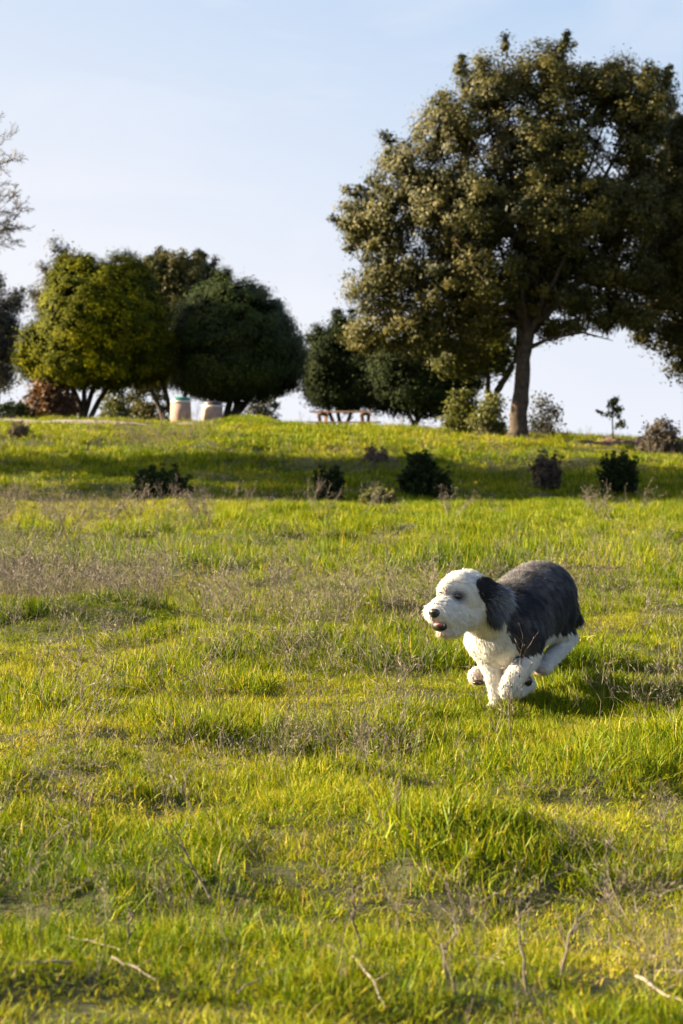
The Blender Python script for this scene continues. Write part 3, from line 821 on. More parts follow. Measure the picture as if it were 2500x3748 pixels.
bush('shrub', 'low bright olive shrub at the near edge of the shaded slope', 868, 1136, 42, 20, 37, M['bush_leaf'], 110, 7, .028, .022, 17, 'shrub', spiky=1)
bush('shrub', 'brown dead shrub high on the slope near the left edge', 45, 985, 22, 20, 54, M['brown_leaf'], 34, 5, .03, .04, 18, 'shrub', spiky=1)
bush('shrub', 'greyish dry shrub on the upper slope between picnic table and tall green shrub', 862, 1036, 28, 14, 49, M['brown_leaf'], 40, 7, .03, .03, 19, 'shrub', spiky=1)

# bright grass hump on the crest
hb = Vector((0, 0, 0))
for k in range(1):
    p = atq(590, 958, 63.0)
    V = []; F = []; T = []
    n = 900
    xs = p.x + rng.normal(0, .38, n); ys = p.y + rng.normal(0, .5, n); zs = ground(xs, ys)
    Vv, Ff, Tt = blades(n, 1, .12, .26, .022, .35, 2, tints=(.1, .3), seed=321)
    Vv = np.array(Vv); nv = 5
    Vv = Vv.reshape(n, nv, 3)
    bse = Vv[:, :2].mean(1).copy(); bse[:, 2] = 0
    Vv = Vv - bse[:, None] + np.stack([xs, ys, zs], 1)[:, None]
    me = bpy.data.meshes.new('grass_clump'); me.from_pydata([tuple(q) for q in Vv.reshape(-1, 3)], [], Ff)
    a = me.attributes.new('tint', 'FLOAT', 'POINT'); a.data.foreach_set('value', np.array(Tt, np.float32))
    me.materials.append(M['grass']); o = bpy.data.objects.new('grass_clump', me); link(o)
    tag(o, 'bright tall grass clump on the crest right of the bins', 'grass', kind='stuff')

# sapling on the crest
b = gbase(1408, 980, 57)
tree('sapling', 'slim young sapling alone on the crest right of the oak', 'sapling', b,
     [(1404, 928, 12, 10), (1417, 940, 16, 7), (1395, 948, 10, 7), (1412, 955, 10, 8), (1428, 975, 14, 8), (1412, 915, 7, 8)], 57, 24, 14, .055, M['bush_leaf'], M['bark_dark'],
     trunks=[([b - Vector((0, 0, .1)), tp(1406, 950, 57), tp(1412, 912, 57)], [.02, .014, .006])], csig=.05, seed=21, limbs=8, limb_r=.01)

# earth mound with stones on the crest at the right
mx0 = gbase(1290, 985, 57.5); mx1 = gbase(1560, 990, 56)
nn, mm = 90, 10
xs = np.linspace(mx0.x, mx1.x + .6, nn)
V = []
for j in range(mm):
    t = j / (mm - 1)
    yy = 56.3 + t * 1.3 + 0 * xs
    prof = math.sin(math.pi * t)
    hgt = (.15 + .06 * vnoise(xs / .35, yy / .3, 31) + .05 * vnoise(xs / .12, yy / .2, 32)) * prof * np.clip(np.minimum((xs - xs[0]) / .4, (xs[-1] - xs) / .4), 0, 1)
    V.append(np.stack([xs, yy, ground(xs, yy) + np.maximum(hgt, -.02) + .01 - .03 * (prof < .01)], 1))
V = np.concatenate(V)
ii, jj = np.meshgrid(np.arange(nn - 1), np.arange(mm - 1)); i0 = (jj * nn + ii).ravel()
M['berm'] = noise_mat('bare_earth', (.05, .032, .02), (.16, .10, .065), 9, .95, .8)
o = npmesh('earth_mound', V, np.stack([i0, i0 + 1, i0 + nn + 1, i0 + nn], 1), M['berm'], smooth=True)
tag(o, 'low reddish brown ridge of bare earth along the crest right of the oak', 'earth mound')
def stone(px, py, d, s, label, seed):
    r = np.random.default_rng(seed)
    bm = bmesh.new(); bmesh.ops.create_icosphere(bm, subdivisions=3, radius=1)
    c = atq(px, py, d); z = gz(c.x, c.y)
    for v in bm.verts:
        k = 1 + .22 * float(vnoise(v.co.x * 1.7 + seed, v.co.y * 1.7 + v.co.z * 2.1, 40)) + .1 * float(vnoise(v.co.x * 5 + seed, v.co.z * 5 + v.co.y * 3, 41))
        v.co = Vector((v.co.x * s[0] * k, v.co.y * s[1] * k, v.co.z * s[2] * k))
    me = bpy.data.meshes.new('stone'); bm.to_mesh(me); bm.free()
    me.materials.append(M['berm_stone'])
    o = bpy.data.objects.new('stone', me); link(o); o.location = (c.x, c.y, z + s[2] * .7)
    tag(o, label, 'stone')
M['berm_stone'] = noise_mat('stone', (.10, .075, .055), (.26, .20, .15), 12, .9, .6)
stone(1300, 978, 57.0, (.12, .10, .08), 'brown stone at the end of the earth ridge nearest the oak', 1)
stone(1352, 984, 56.3, (.08, .08, .05), 'small stone on the earth ridge left of the sapling', 2)

# yellow flower on a tall stem
b = gbase(1100, 1150, 33)
rt = empty('yellow_flower', b, 'single yellow wildflower on a long bent stem in front of the shaded slope', 'flower')
tip = tp(1091, 1107, 33)
mb = MB(); mb.tube([b, tp(1106, 1130, 33), tip], [.006, .005, .004], 5); mb.build('stem', M['bush_leaf'], rt)
mb = MB()
for k in range(9):
    a = k * .698; c = tip + Vector((math.cos(a) * .02, -.004, math.sin(a) * .02))
    mb.add([tip + Vector((math.cos(a - .3) * .012, -.004, math.sin(a - .3) * .012)), c + Vector((math.cos(a) * .01, -.01, math.sin(a) * .01)), tip + Vector((math.cos(a + .3) * .012, -.004, math.sin(a + .3) * .012)), tip], [(0, 1, 2, 3)])
mb.build('blossom', plain_mat('petal_yellow', (.75, .55, .02), .6), rt)

# ------------------------------------------------------------------ litter bins
M['aggregate'] = noise_mat('aggregate_concrete', (.23, .14, .11), (.39, .265, .225), 60, .85, .25, detail=3)
M['white_paint'] = plain_mat('white_band', (.52, .50, .49), .5)
M['green_lid'] = plain_mat('green_lid', (.02, .14, .10), .4)
M['brown_lid'] = plain_mat('brown_lid', (.045, .026, .03), .45)
def bin_(qx, qtop, qw, d, lidmat, label, lean, lidh, flat):
    c = atq(qx, 950, d); z = gz(c.x, c.y)
    top = atq(qx, qtop, d).z
    H = top - z; rad = qw * qm(d) / 2
    b = Vector((c.x, c.y, z))
    rt = empty('litter_bin', b, label, 'litter bin', 'litter bins on the crest')
    bh = H - lidh - .07
    mb = MB(); mb.lathe(b, [(.0, 0), (rad * .98, 0), (rad * 1.0, .04), (rad * .97, bh * .5), (rad * .93, bh), (rad * .5, bh)], 40, lean); mb.build('body', M['aggregate'], rt)
    mb = MB(); mb.lathe(b, [(rad * .90, bh + .002), (rad * .945, bh + .002), (rad * .935, bh + .06), (rad * .90, bh + .07), (rad * .5, bh + .07)], 40, lean); mb.build('rim_band', M['white_paint'], rt)
    mb = MB()
    z0 = bh + .072
    mb.lathe(b, [(rad * .86, z0), (rad * .88, z0 + lidh * .3), (rad * .80, z0 + lidh * .7), (rad * (.6 if not flat else .74), z0 + lidh * .92), (0, z0 + lidh)], 40, lean)
    lid = mb.build('lid', lidmat, rt)
    return rt
bin_(415, 911, 50, 66.2, M['green_lid'], 'pale pebble concrete litter bin with domed green lid', (0, 0), .10, 0)
bin_(486, 921, 50, 66.6, M['brown_lid'], 'pale pebble concrete litter bin with dark brown lid, leaning slightly', (.05, 0), .11, 1)

# ------------------------------------------------------------------ picnic table
M['table'] = noise_mat('weathered_wood', (.15, .085, .06), (.27, .17, .13), 14, .85, .3)
d = 66.0
tl = atq(722, 942, d); tr_ = atq(858, 952, d)
cx_, cz_ = (tl.x + tr_.x) / 2, (tl.z + tr_.z) / 2
zg = gz(cx_, d + .2)
rt = empty('picnic_table', Vector((cx_, d + .2, zg)), 'weathered brown picnic table with two benches on the crest between the trees', 'picnic table')
rotm = Matrix.Rotation(R(-14), 3, 'Z')
def tb(name, items):
    mb = MB()
    for c, s, rx in items:
        mb.box(Vector((cx_, d + .2, zg)) + rotm @ Vector(c), s, rotm @ Matrix.Rotation(rx, 3, 'X'))
    return mb.build(name, M['table'], rt, smooth=False, bevel=.006)
TH = max(.55, cz_ - zg + .02)
tb('tabletop', [((0, -.30 + .15 * k, TH), (1.75, .14, .045), 0) for k in range(5)])
tb('bench', [((0, -.66 + .14 * k, TH * .58), (1.75, .13, .04), 0) for k in range(2)])
tb('bench', [((0, .52 + .14 * k, TH * .58), (1.75, .13, .04), 0) for k in range(2)])
for sx in (-.6, .6):
    tb('leg_frame', [((sx, -.28, TH * .48), (.09, .05, TH * 1.02), R(24)), ((sx, .28, TH * .48), (.09, .05, TH * 1.02), R(-24)), ((sx, 0, TH * .52), (.05, 1.35, .08), 0), ((sx, 0, TH - .065), (.05, .68, .08), 0)])

# ------------------------------------------------------------------ sticks in the foreground
def stick(pts, r0, label, lift=.05):
    lift *= .3; r0 *= .65
    P = []
    for (px, py) in pts:
        h = ground_hit(px, py); P.append(h + Vector((0, 0, lift)))
    mb = MB()
    PP = []; RR = []
    for i in range(len(P) - 1):
        for s in range(4):
            t = s / 4; PP.append(P[i].lerp(P[i + 1], t) + Vector(rng.normal(0, .0015, 3))); RR.append(r0 * (1 - .6 * (i + t) / (len(P) - 1)))
    PP.append(P[-1]); RR.append(r0 * .35)
    mb.tube(PP, RR, 7)
    # one side spur
    j = len(PP) // 2; mb.tube([PP[j], PP[j] + Vector((.03, -.01, .02))], [RR[j] * .6, RR[j] * .25], 5)
    o = mb.build('fallen_stick', M['pale_stick'])
    return tag(o, label, 'stick', 'pale sticks lying in the near grass')
stick([(270, 3565), (160, 3560), (60, 3570)], .0055, 'pale thick dead stick lying flat near the lower left corner', .06)
stick([(240, 3470), (340, 3480), (440, 3510)], .0055, 'pale dead stick lying above the one in the lower left corner', .06)
stick([(410, 3540), (500, 3580), (570, 3620)], .005, 'short pale stick right of the two sticks in the lower left', .06)
stick([(1090, 3590), (1000, 3600), (900, 3660), (870, 3690)], .005, 'long forked pale stick at the bottom centre', .08)
stick([(2330, 3630), (2420, 3680), (2500, 3720)], .0065, 'thick tan stick crossing the lower right corner', .09)
stick([(1290, 3540), (1370, 3640), (1410, 3740)], .006, 'long brown stick slanting down at the bottom right of centre', .08)
def stalk(px, py, topx, topy, label, seed, r0=.0036):
    b_ = ground_hit(px, py); t = at(topx, topy, b_.y - .05)
    r = np.random.default_rng(seed)
    mb = MB()
    def br(p, q, rad, lev):
        P = [p.lerp(q, s / 5) + (Vector(r.normal(0, .004, 3)) if 0 < s < 5 else Vector()) for s in range(6)]
        mb.tube(P, [rad * (1 - .6 * s / 5) for s in range(6)], 5)
        if lev < 2:
            L0 = (q - p).length; dr = (q - p).normalized()
            for s in (2, 3, 4) if lev == 0 else (2, 4):
                dd = (dr + Vector(r.normal(0, .45, 3))).normalized()
                br(P[s], P[s] + dd * L0 * r.uniform(.3, .5), rad * .55, lev + 1)
    br(b_, t, r0, 0)
    o = mb.build('dead_stalk', M['twig'])
    return tag(o, label, 'dead stalk', 'tall branched dead stalks in the near grass')
for args in ((780, 3320, 620, 3000, 'branched dead stalk leaning left, tallest in the lower left grass', 1),
             (1320, 3480, 1290, 3240, 'branched dead stalk left of centre pair near the bottom', 2),
             (1610, 3640, 1660, 3350, 'forked dead stalk at bottom, leaning right, just right of centre', 3),
             (1930, 3650, 1890, 3300, 'thick forked grey stalk in the lower right grass', 4),
             (2050, 3600, 2110, 3310, 'thin grey stalk leaning right beside the thick forked one', 5),
             (2250, 3330, 2200, 3210, 'short pale bent stalk standing in the right foreground', 6),
             (1440, 2790, 1400, 2640, 'grey dead stalk standing below the dog muzzle', 7),
             (480, 3480, 470, 3330, 'straight dead stalk above the two lower left sticks', 8)):
    stalk(*args)

# ------------------------------------------------------------------ the dog
def D(cx, cy, dd):
    return at(1500 + cx * 700 / 1568, 1980 + cy * 700 / 1568, dd)
FWD = Vector((-.62, -.785, 0)).normalized()
LEFT = Vector((-FWD.y, FWD.x, 0))
HF = Vector((-.66, -.74, -.12)).normalized()      # head heading
bm = bmesh.new()
def ball(c, r, sc=(1, 1, 1), ax=None):
    m = Matrix.Translation(c)
    if ax is not None:
        q = Vector(ax).to_track_quat('X', 'Z').to_matrix().to_4x4(); m = m @ q
    m = m @ Matrix.Diagonal((r * sc[0], r * sc[1], r * sc[2], 1))
    bmesh.ops.create_icosphere(bm, subdivisions=3, radius=1, matrix=m)
def limb(pts, n=7):
    for (a, ra), (b_, rb) in zip(pts[:-1], pts[1:]):
        for k in range(n + 1):
            t = k / n; ball(a.lerp(b_, t), ra * (1 - t) + rb * t)
# torso
limb([(D(745, 735, 10.00), .142), (D(850, 655, 10.12), .160), (D(960, 560, 10.25), .166), (D(1050, 480, 10.38), .158), (D(1085, 455, 10.45), .148)], 6)
ball(D(880, 790, 10.02), .115)
limb([(D(925, 790, 9.98), .088), (D(965, 900, 9.97), .060), (D(975, 955, 9.96), .046)], 4)       # left shoulder/upper arm
limb([(D(620, 800, 10.02), .085), (D(650, 960, 10.02), .050)], 4)
ball(D(1170, 590, 10.36), .098); ball(D(1190, 640, 10.38), .085); limb([(D(1190, 640, 10.36), .082), (D(1140, 730, 10.26), .05)], 3)
ball(D(1250, 560, 10.52), .07)
limb([(D(1330, 620, 10.58), .035), (D(1370, 665, 10.62), .028)], 3)                                 # tail nub
# neck
limb([(D(720, 640, 9.98), .115), (D(600, 560, 9.88), .100), (D(510, 480, 9.80), .092)], 5)
# head
HC = D(425, 440, 9.76)
ball(HC, .092, (1.02, .96, 1.0), HF)
ball(D(480, 400, 9.80), .078)
ball(D(440, 580, 9.76), .076); ball(D(350, 600, 9.72), .072); ball(D(530, 560, 9.80), .07)
ball(D(318, 400, 9.705), .038)
ball(D(405, 390, 9.735), .064)
limb([(D(330, 550, 9.70), .062), (D(262, 575, 9.645), .050), (D(225, 585, 9.625), .040)], 4)          # upper muzzle
ball(D(185, 590, 9.66), .030); ball(D(255, 590, 9.62), .036); ball(D(300, 610, 9.64), .04)
limb([(D(370, 670, 9.72), .048), (D(310, 705, 9.665), .030), (D(270, 728, 9.635), .021)], 4)          # lower jaw
# right foreleg, planted
limb([(D(650, 940, 10.02), .052), (D(672, 1080, 10.00), .030), (D(692, 1210, 9.98), .022), (D(699, 1300, 9.97), .019), (D(694, 1375, 9.965), .021)], 8)
ball(D(682, 1383, 9.94), .03, (1.3, 1, .6), FWD)
# left foreleg, folded
limb([(D(970, 955, 9.96), .047), (D(900, 1065, 9.91), .039), (D(805, 1190, 9.86), .029), (D(795, 1222, 9.86), .030)], 8)
limb([(D(800, 1226, 9.865), .028), (D(880, 1230, 9.91), .025), (D(955, 1190, 9.96), .023)], 5)
ball(D(975, 1175, 9.97), .026)
# left hind leg
limb([(D(1150, 740, 10.26), .05), (D(1290, 765, 10.40), .036), (D(1310, 785, 10.41), .034)], 6)
limb([(D(1305, 790, 10.41), .034), (D(1215, 895, 10.32), .034), (D(1150, 970, 10.24), .031), (D(1100, 1025, 10.17), .028)], 6)
ball(D(1085, 1035, 10.15), .034, (1.3, 1, .8), FWD)
# right hind leg
limb([(D(930, 640, 10.40), .10), (D(860, 860, 10.28), .06), (D(800, 1000, 10.30), .04), (D(790, 1100, 10.33), .03)], 7)
limb([(D(790, 1100, 10.33), .03), (D(680, 1120, 10.20), .030), (D(570, 1100, 10.08), .034)], 6)
ball(D(560, 1105, 10.07), .036, (1.2, 1, .9), FWD)
me = bpy.data.meshes.new('dog_raw'); bm.to_mesh(me); bm.free()
tmp = bpy.data.objects.new('dog_raw', me); link(tmp)
md = tmp.modifiers.new('r', 'REMESH'); md.mode = 'VOXEL'; md.voxel_size = .0065
md = tmp.modifiers.new('s', 'SMOOTH'); md.factor = .6; md.iterations = 7
dg = bpy.context.evaluated_depsgraph_get()
me2 = bpy.data.meshes.new_from_object(tmp.evaluated_get(dg))
bpy.data.objects.remove(tmp)
me2.name = 'body'
nv = len(me2.vertices)
co = np.zeros(nv * 3); me2.vertices.foreach_get('co', co); co = co.reshape(-1, 3)
fb = BVHTree.FromPolygons([Vector(v) for v in co], [tuple(p.vertices) for p in me2.polygons])
CO = Vector((0, 0, CAMZ))
def hit(cx, cy):
    r_ = ray(1500 + cx * 700 / 1568, 1980 + cy * 700 / 1568).normalized()
    loc, nrm, _, _ = fb.ray_cast(CO, r_)
    return loc, nrm
F3 = np.array(FWD); L3 = np.array(LEFT); HF3 = np.array(HF)
def svals(p): return (p - np.array(D(860, 650, 10.12))) @ F3
pA = np.array(hit(775, 700)[0]); pB = np.array(hit(850, 950)[0])
sA, sB = svals(pA), svals(pB)
zA, zB = pA[2], pB[2]
pe = np.array(hit(1180, 780)[0] or D(1180, 780, 10.3)); zh = pe[2]; sh = svals(pe)
pf = np.array(hit(960, 960)[0]); zf = pf[2] + .004; sf = svals(pf)
eyeL, nL = hit(398, 455); eyeR, nR = hit(243, 440)
if eyeR is None: eyeR, nR = hit(262, 440)
eL3, eR3 = np.array(eyeL), np.array(eyeR)
headc = np.array(HC)
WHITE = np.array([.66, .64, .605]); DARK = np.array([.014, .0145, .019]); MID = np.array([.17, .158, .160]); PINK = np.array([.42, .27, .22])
def fur_colour(p, jit=0.0):
    n = len(p)
    s = svals(p); z = p[:, 2]
    jz = .014 * vnoise(p[:, 0] * 40, z * 40 + p[:, 1] * 31, 51) + .012 * vnoise(p[:, 0] * 90, z * 90 + p[:, 1] * 70, 52)
    sb = sA + (sB - sA) * np.clip((zA - z) / (zA - zB), -1.2, 1)
    zb = zf + (zh - zf) * np.clip((s - sf) / (sh - sf) * 1.7, -.3, 1.15)
    dark = (s + jz < sb) & (z + jz > zb)
    # head and legs are white
    hd = (p - headc) @ HF3
    head = (np.linalg.norm(p - headc, axis=1) < .17) & (hd > -.065)
    dark &= ~head
    dark = dark.astype(float)
    top = np.clip((z - .42) / .2, 0, 1)  # sunlit highlight along the back, put into the coat colour by height
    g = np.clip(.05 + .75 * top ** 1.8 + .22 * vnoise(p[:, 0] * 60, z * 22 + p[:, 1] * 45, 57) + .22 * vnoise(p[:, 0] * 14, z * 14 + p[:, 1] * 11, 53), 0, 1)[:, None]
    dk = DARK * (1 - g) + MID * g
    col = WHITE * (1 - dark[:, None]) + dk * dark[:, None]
    col = col * (1 + .05 * vnoise(p[:, 0] * 25, z * 25 + p[:, 1] * 19, 54))[:, None]
    # dark ring round the eye, warm stain round the other and the chin
    e1 = np.exp(-(np.linalg.norm((p - eL3) * np.array([1, 1, 1.25]), axis=1) / .038) ** 4)[:, None]
    col = col * (1 - .92 * e1) + np.array([.035, .035, .045]) * .92 * e1
    e2 = np.exp(-(np.linalg.norm(p - eR3, axis=1) / .036) ** 3)[:, None]
    col = col * (1 - .75 * e2) + np.array([.24, .17, .15]) * .75 * e2
    ch = np.array(D(265, 735, 9.63)); e3 = np.exp(-(np.linalg.norm((p - ch) * np.array([.6, .6, 1.2]), axis=1) / .03) ** 2)[:, None]
    col = col * (1 - .55 * e3) + np.array([.40, .25, .16]) * .55 * e3
    for c, rr_, cc, k in ((D(560, 1120, 10.05), .04, PINK, .75), (D(1060, 1055, 10.13), .022, PINK, .7), (D(150, 660, 9.66), .022, np.array([.5, .33, .25]), .4)):
        e = np.exp(-(np.linalg.norm(p - np.array(c), axis=1) / rr_) ** 2)[:, None]
        col = col * (1 - k * e) + cc * k * e
    return np.clip(col, 0, 1)
dog = empty('sheepdog', Vector((0.64, 9.97, gz(.64, 9.97))), 'shaggy grey and white sheepdog running toward the left through the grass, mouth open', 'dog')
M['fur'] = fur_mat('fur')
ca = me2.color_attributes.new('col', 'FLOAT_COLOR', 'POINT')
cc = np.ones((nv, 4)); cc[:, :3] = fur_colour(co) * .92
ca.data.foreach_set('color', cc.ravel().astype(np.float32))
me2.materials.clear(); me2.materials.append(M['fur'])
me2.polygons.foreach_set('use_smooth', np.ones(len(me2.polygons), bool))
body = bpy.data.objects.new('body', me2); link(body); body.parent = dog; body.location = -Vector(dog.location)
# fur strands
me2.calc_loop_triangles()
nt_ = len(me2.loop_triangles)
tri = np.zeros(nt_ * 3, np.int32); me2.loop_triangles.foreach_get('vertices', tri); tri = tri.reshape(-1, 3)
vn = np.zeros(nv * 3); me2.vertices.foreach_get('normal', vn); vn = vn.reshape(-1, 3)
A, B, Cc = co[tri[:, 0]], co[tri[:, 1]], co[tri[:, 2]]
ar = np.linalg.norm(np.cross(B - A, Cc - A), axis=1)
def strands(P, Nn, Dr, ln, wd, col, segs=2):
    """tapered ribbons growing from P along Dr curving to the comb"""
    n = len(P)
    side = np.cross(Dr, Nn); side /= (np.linalg.norm(side, axis=1)[:, None] + 1e-9)
    m = P + (Dr * .75 + Nn * .35) * ln[:, None] * .5
    e = P + Dr * ln[:, None] - np.array([0, 0, .12]) * ln[:, None]
    w = wd[:, None] * .5
    v = np.stack([P - side * w, P + side * w, m - side * w * .75, m + side * w * .75, e], 1).reshape(-1, 3)
    b = np.arange(n)[:, None] * 5
    f = np.concatenate([b + np.array([0, 1, 3]), b + np.array([0, 3, 2]), b + np.array([2, 3, 4])])
    c = np.ones((n, 5, 4)); c[:, :, :3] = col[:, None]
    return v, f, c.reshape(-1, 4)
NS = 200000
pick = rng.choice(nt_, NS, p=ar / ar.sum())
u = rng.uniform(0, 1, (NS, 2)); fl = u.sum(1) > 1; u[fl] = 1 - u[fl]
P = A[pick] + (B - A)[pick] * u[:, :1] + (Cc - A)[pick] * u[:, 1:]
Nn = vn[tri[pick, 0]]
comb = np.tile(-F3 * .55 + np.array([0, 0, -.75]), (NS, 1))
hd = np.linalg.norm(P - headc, axis=1) < .16
comb[hd] = -HF3 * .7 + np.array([0, 0, -.55])
wv = np.stack([vnoise(P[:, 0] * 55 + 9 * k_, P[:, 2] * 55 + P[:, 1] * 43, 70 + k_) for k_ in range(3)], 1)
Dr = Nn * .20 + comb - (comb * Nn).sum(1)[:, None] * Nn + rng.normal(0, .13, (NS, 3)) + wv * .14
Dr /= np.linalg.norm(Dr, axis=1)[:, None]
ln = rng.uniform(.012, .026, NS)
fly = rng.uniform(0, 1, NS) < .05
ln[fly] *= 1.5
muz = np.linalg.norm(P - np.array(D(300, 650, 9.68)), axis=1) < .075
ln[muz] *= 1.5
legs = P[:, 2] < .26
ln[legs] *= .9
de = np.linalg.norm(P - eL3, axis=1)
ln *= np.where(de < .06, .4, 1.0)
eye_near = (np.linalg.norm(P - eL3, axis=1) < .025) | (np.linalg.norm(P - eR3, axis=1) < .014)
nose_c, nose_n = hit(212, 590)
eye_near |= np.linalg.norm(P - np.array(nose_c), axis=1) < .026
mouth_c = D(238, 688, 9.60)
eye_near |= np.linalg.norm(P - np.array(D(246, 692, 9.62)), axis=1) < .021
keep = ~eye_near
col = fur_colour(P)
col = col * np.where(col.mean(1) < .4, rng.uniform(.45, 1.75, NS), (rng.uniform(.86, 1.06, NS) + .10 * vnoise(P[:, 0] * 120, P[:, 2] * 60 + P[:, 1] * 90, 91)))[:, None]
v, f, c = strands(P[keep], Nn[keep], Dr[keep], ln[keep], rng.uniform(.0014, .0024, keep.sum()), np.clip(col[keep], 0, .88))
def soft_normals(o, N_, k=.35):
    n5 = np.repeat(N_ + rng.normal(0, k / 2, N_.shape), 5, 0); n5 /= np.linalg.norm(n5, axis=1)[:, None]
    o.data.polygons.foreach_set('use_smooth', np.ones(len(o.data.polygons), bool))
    o.data.normals_split_custom_set_from_vertices(n5.astype(np.float32))
fo = npmesh('fur_coat', v, f, M['fur'], dog, colors=c)
soft_normals(fo, Nn[keep])
# ears: flattened lobe with long hair
def ear(base, tip, drop, normal, seed, n=5200):
    r = np.random.default_rng(seed)
    bmx = bmesh.new()
    def bl(c, rad, sc, ax):
        q = Vector(ax).to_track_quat('X', 'Z').to_matrix().to_4x4()
        bmesh.ops.create_icosphere(bmx, subdivisions=3, radius=1, matrix=Matrix.Translation(c) @ q @ Matrix.Diagonal((rad * sc[0], rad * sc[1], rad * sc[2], 1)))
    mid = base.lerp(tip, .45).lerp(drop, .3)
    for t in np.linspace(0, 1, 6):
        bl(base.lerp(mid, t), .040 + .012 * t, (1, .42, 1.0), (tip - base))
        bl(mid.lerp(tip, t * .55), .052 * (1 - .45 * t), (1, .4, .9), (tip - base))
        bl(mid.lerp(drop, t * .7), .052 * (1 - .45 * t), (1, .4, .9), (tip - base))
    mex = bpy.data.meshes.new('ear_raw'); bmx.to_mesh(mex); bmx.free()
    to = bpy.data.objects.new('ear_raw', mex); link(to)
    m_ = to.modifiers.new('r', 'REMESH'); m_.mode = 'VOXEL'; m_.voxel_size = .006
    m_ = to.modifiers.new('s', 'SMOOTH'); m_.factor = .5; m_.iterations = 4
    e = bpy.data.meshes.new_from_object(to.evaluated_get(bpy.context.evaluated_depsgraph_get())); bpy.data.objects.remove(to)
    e.materials.clear(); e.materials.append(M['fur']); e.polygons.foreach_set('use_smooth', np.ones(len(e.polygons), bool))
    q = np.zeros(len(e.vertices) * 3); e.vertices.foreach_get('co', q); q = q.reshape(-1, 3)
    qn = np.zeros(len(q) * 3); e.vertices.foreach_get('normal', qn); qn = qn.reshape(-1, 3)
    a_ = e.color_attributes.new('col', 'FLOAT_COLOR', 'POINT'); k = np.ones((len(q), 4)); k[:, :3] = np.array([.012, .013, .018]); a_.data.foreach_set('color', k.ravel().astype(np.float32))
    o = bpy.data.objects.new('ear', e); link(o); o.parent = dog; o.location = -Vector(dog.location)
    pk = r.integers(0, len(q), n)
    P_ = q[pk]; N_ = qn[pk]
    t = np.clip(((P_ - np.array(base)) @ np.array((tip - base).normalized())) / (tip - base).length, 0, 1)
    dz = np.clip((np.array(mid)[2] - P_[:, 2]) / .06, 0, 1)
    flow = np.array((tip - base).normalized())[None] * (1 - .65 * dz)[:, None] + np.array([.1, 0, -1])[None] * (.15 + .8 * dz)[:, None]
    wv_ = np.stack([vnoise(P_[:, 0] * 60 + 9 * k_, P_[:, 2] * 60 + P_[:, 1] * 43, 80 + k_) for k_ in range(3)], 1)
    Dd = flow + N_ * .35 + r.normal(0, .2, (n, 3)) + wv_ * .5; Dd /= np.linalg.norm(Dd, axis=1)[:, None]
    l_ = r.uniform(.025, .055, n) * (.5 + 1.0 * t)
    base_c = np.array([.012, .013, .018]); tipc = np.array([.26, .28, .33])
    cw = np.clip(t * 1.25 - .30 + r.normal(0, .25, n), 0, 1)[:, None] * (1 - .6 * dz)[:, None]
    cl = base_c * (1 - cw) + tipc * cw
    v, f, c = strands(P_, N_, Dd, l_, r.uniform(.0014, .0024, n), cl * r.uniform(.7, 1.3, (n, 1)))
    h = npmesh('ear_fur', v, f, M['fur'], dog, colors=c)
    h.parent = o; h.location = (0, 0, 0)
    return o
ear(D(600, 375, 9.72), D(780, 445, 9.80), D(680, 630, 9.77), LEFT, 1, 12000)
rb = HC - LEFT * .09 - HF * .05 + Vector((0, 0, .03))
ear(rb, rb - HF * .09 - LEFT * .03, rb - LEFT * .02 + Vector((0, 0, -.10)), -LEFT, 2, 3500)
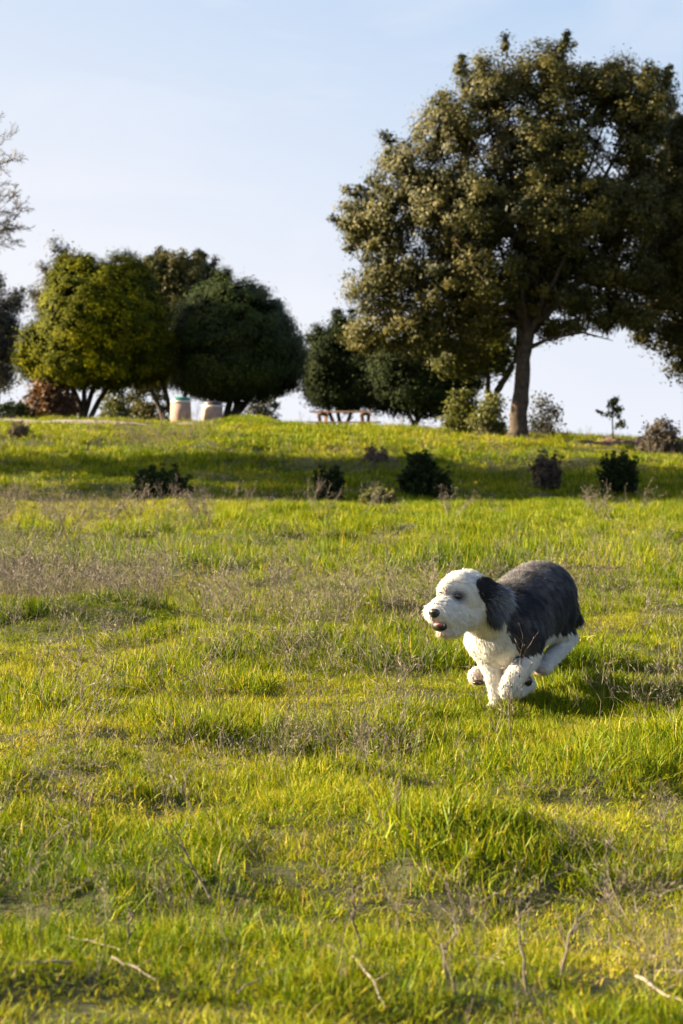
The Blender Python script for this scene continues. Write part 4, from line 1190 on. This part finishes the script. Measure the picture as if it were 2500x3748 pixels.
# nose, eyes, mouth
M['nose'] = plain_mat('nose_black', (.010, .009, .010), .28, .6, .4)
M['eye'] = plain_mat('eye_dark', (.006, .004, .003), .12, .5, .3)
M['lip'] = plain_mat('lip_black', (.012, .010, .012), .35, .5)
M['tongue'] = plain_mat('tongue_pink', (.42, .12, .12), .4, .5, .3)
M['tooth'] = plain_mat('tooth_white', (.75, .70, .60), .3)
def blob(name, c, rad, sc, ax, mat, parent, deform=None):
    b_ = bmesh.new(); bmesh.ops.create_uvsphere(b_, u_segments=24, v_segments=16, radius=1)
    if deform:
        for v_ in b_.verts: v_.co = deform(v_.co.copy())
    q = Vector(ax).to_track_quat('X', 'Z').to_matrix().to_4x4()
    b_.transform(Matrix.Translation(Vector(c) - Vector(dog.location)) @ q @ Matrix.Diagonal((rad * sc[0], rad * sc[1], rad * sc[2], 1)))
    e = bpy.data.meshes.new(name); b_.to_mesh(e); b_.free(); e.materials.append(mat)
    e.polygons.foreach_set('use_smooth', np.ones(len(e.polygons), bool))
    o = bpy.data.objects.new(name, e); link(o); o.parent = parent
    if parent is not dog: o.location = (0, 0, 0)
    return o
def nosedef(p):
    if p.z < 0: p.y *= 1 + .35 * p.z
    if p.x > .3 and abs(abs(p.y) - .5) < .28 and abs(p.z + .1) < .3: p.x -= .25
    return p
blob('nose', Vector(nose_c) + HF * .008, .024, (.8, 1.0, .85), HF, M['nose'], dog, nosedef)
for (ec, en) in ((eyeL, nL), (eyeR, nR)):
    en = Vector(en)
    blob('eye', Vector(ec) + en * .004, .0140, (.62, 1.15, .85), (en + HF * .5).normalized(), M['eye'], dog)
mh, mn = hit(240, 690)
mh2 = D(242, 690, (Vector(mh).y if mh is not None and mh.y < 9.75 else 9.66))
mouth = blob('mouth', D(247, 698, 9.632), .034, (.75, 1.0, .66), HF, M['lip'], dog)
blob('tongue', D(236, 682, 9.608), .021, (.9, .9, .45), HF, M['tongue'], mouth)
for tx in (262, 280):
    blob('tooth', D(tx, 693 - (tx - 236) * .05, 9.606), .0032, (1, .8, 1.8), HF, M['tooth'], mouth)
blob('paw_pad', D(972, 1148, 9.925), .020, (.8, 1, 1.1), LEFT, M['lip'], dog)
blob('paw_pad', D(560, 1160, 10.035), .022, (1.2, 1, .5), FWD, M['lip'], dog)
print('script done, dog verts', nv)
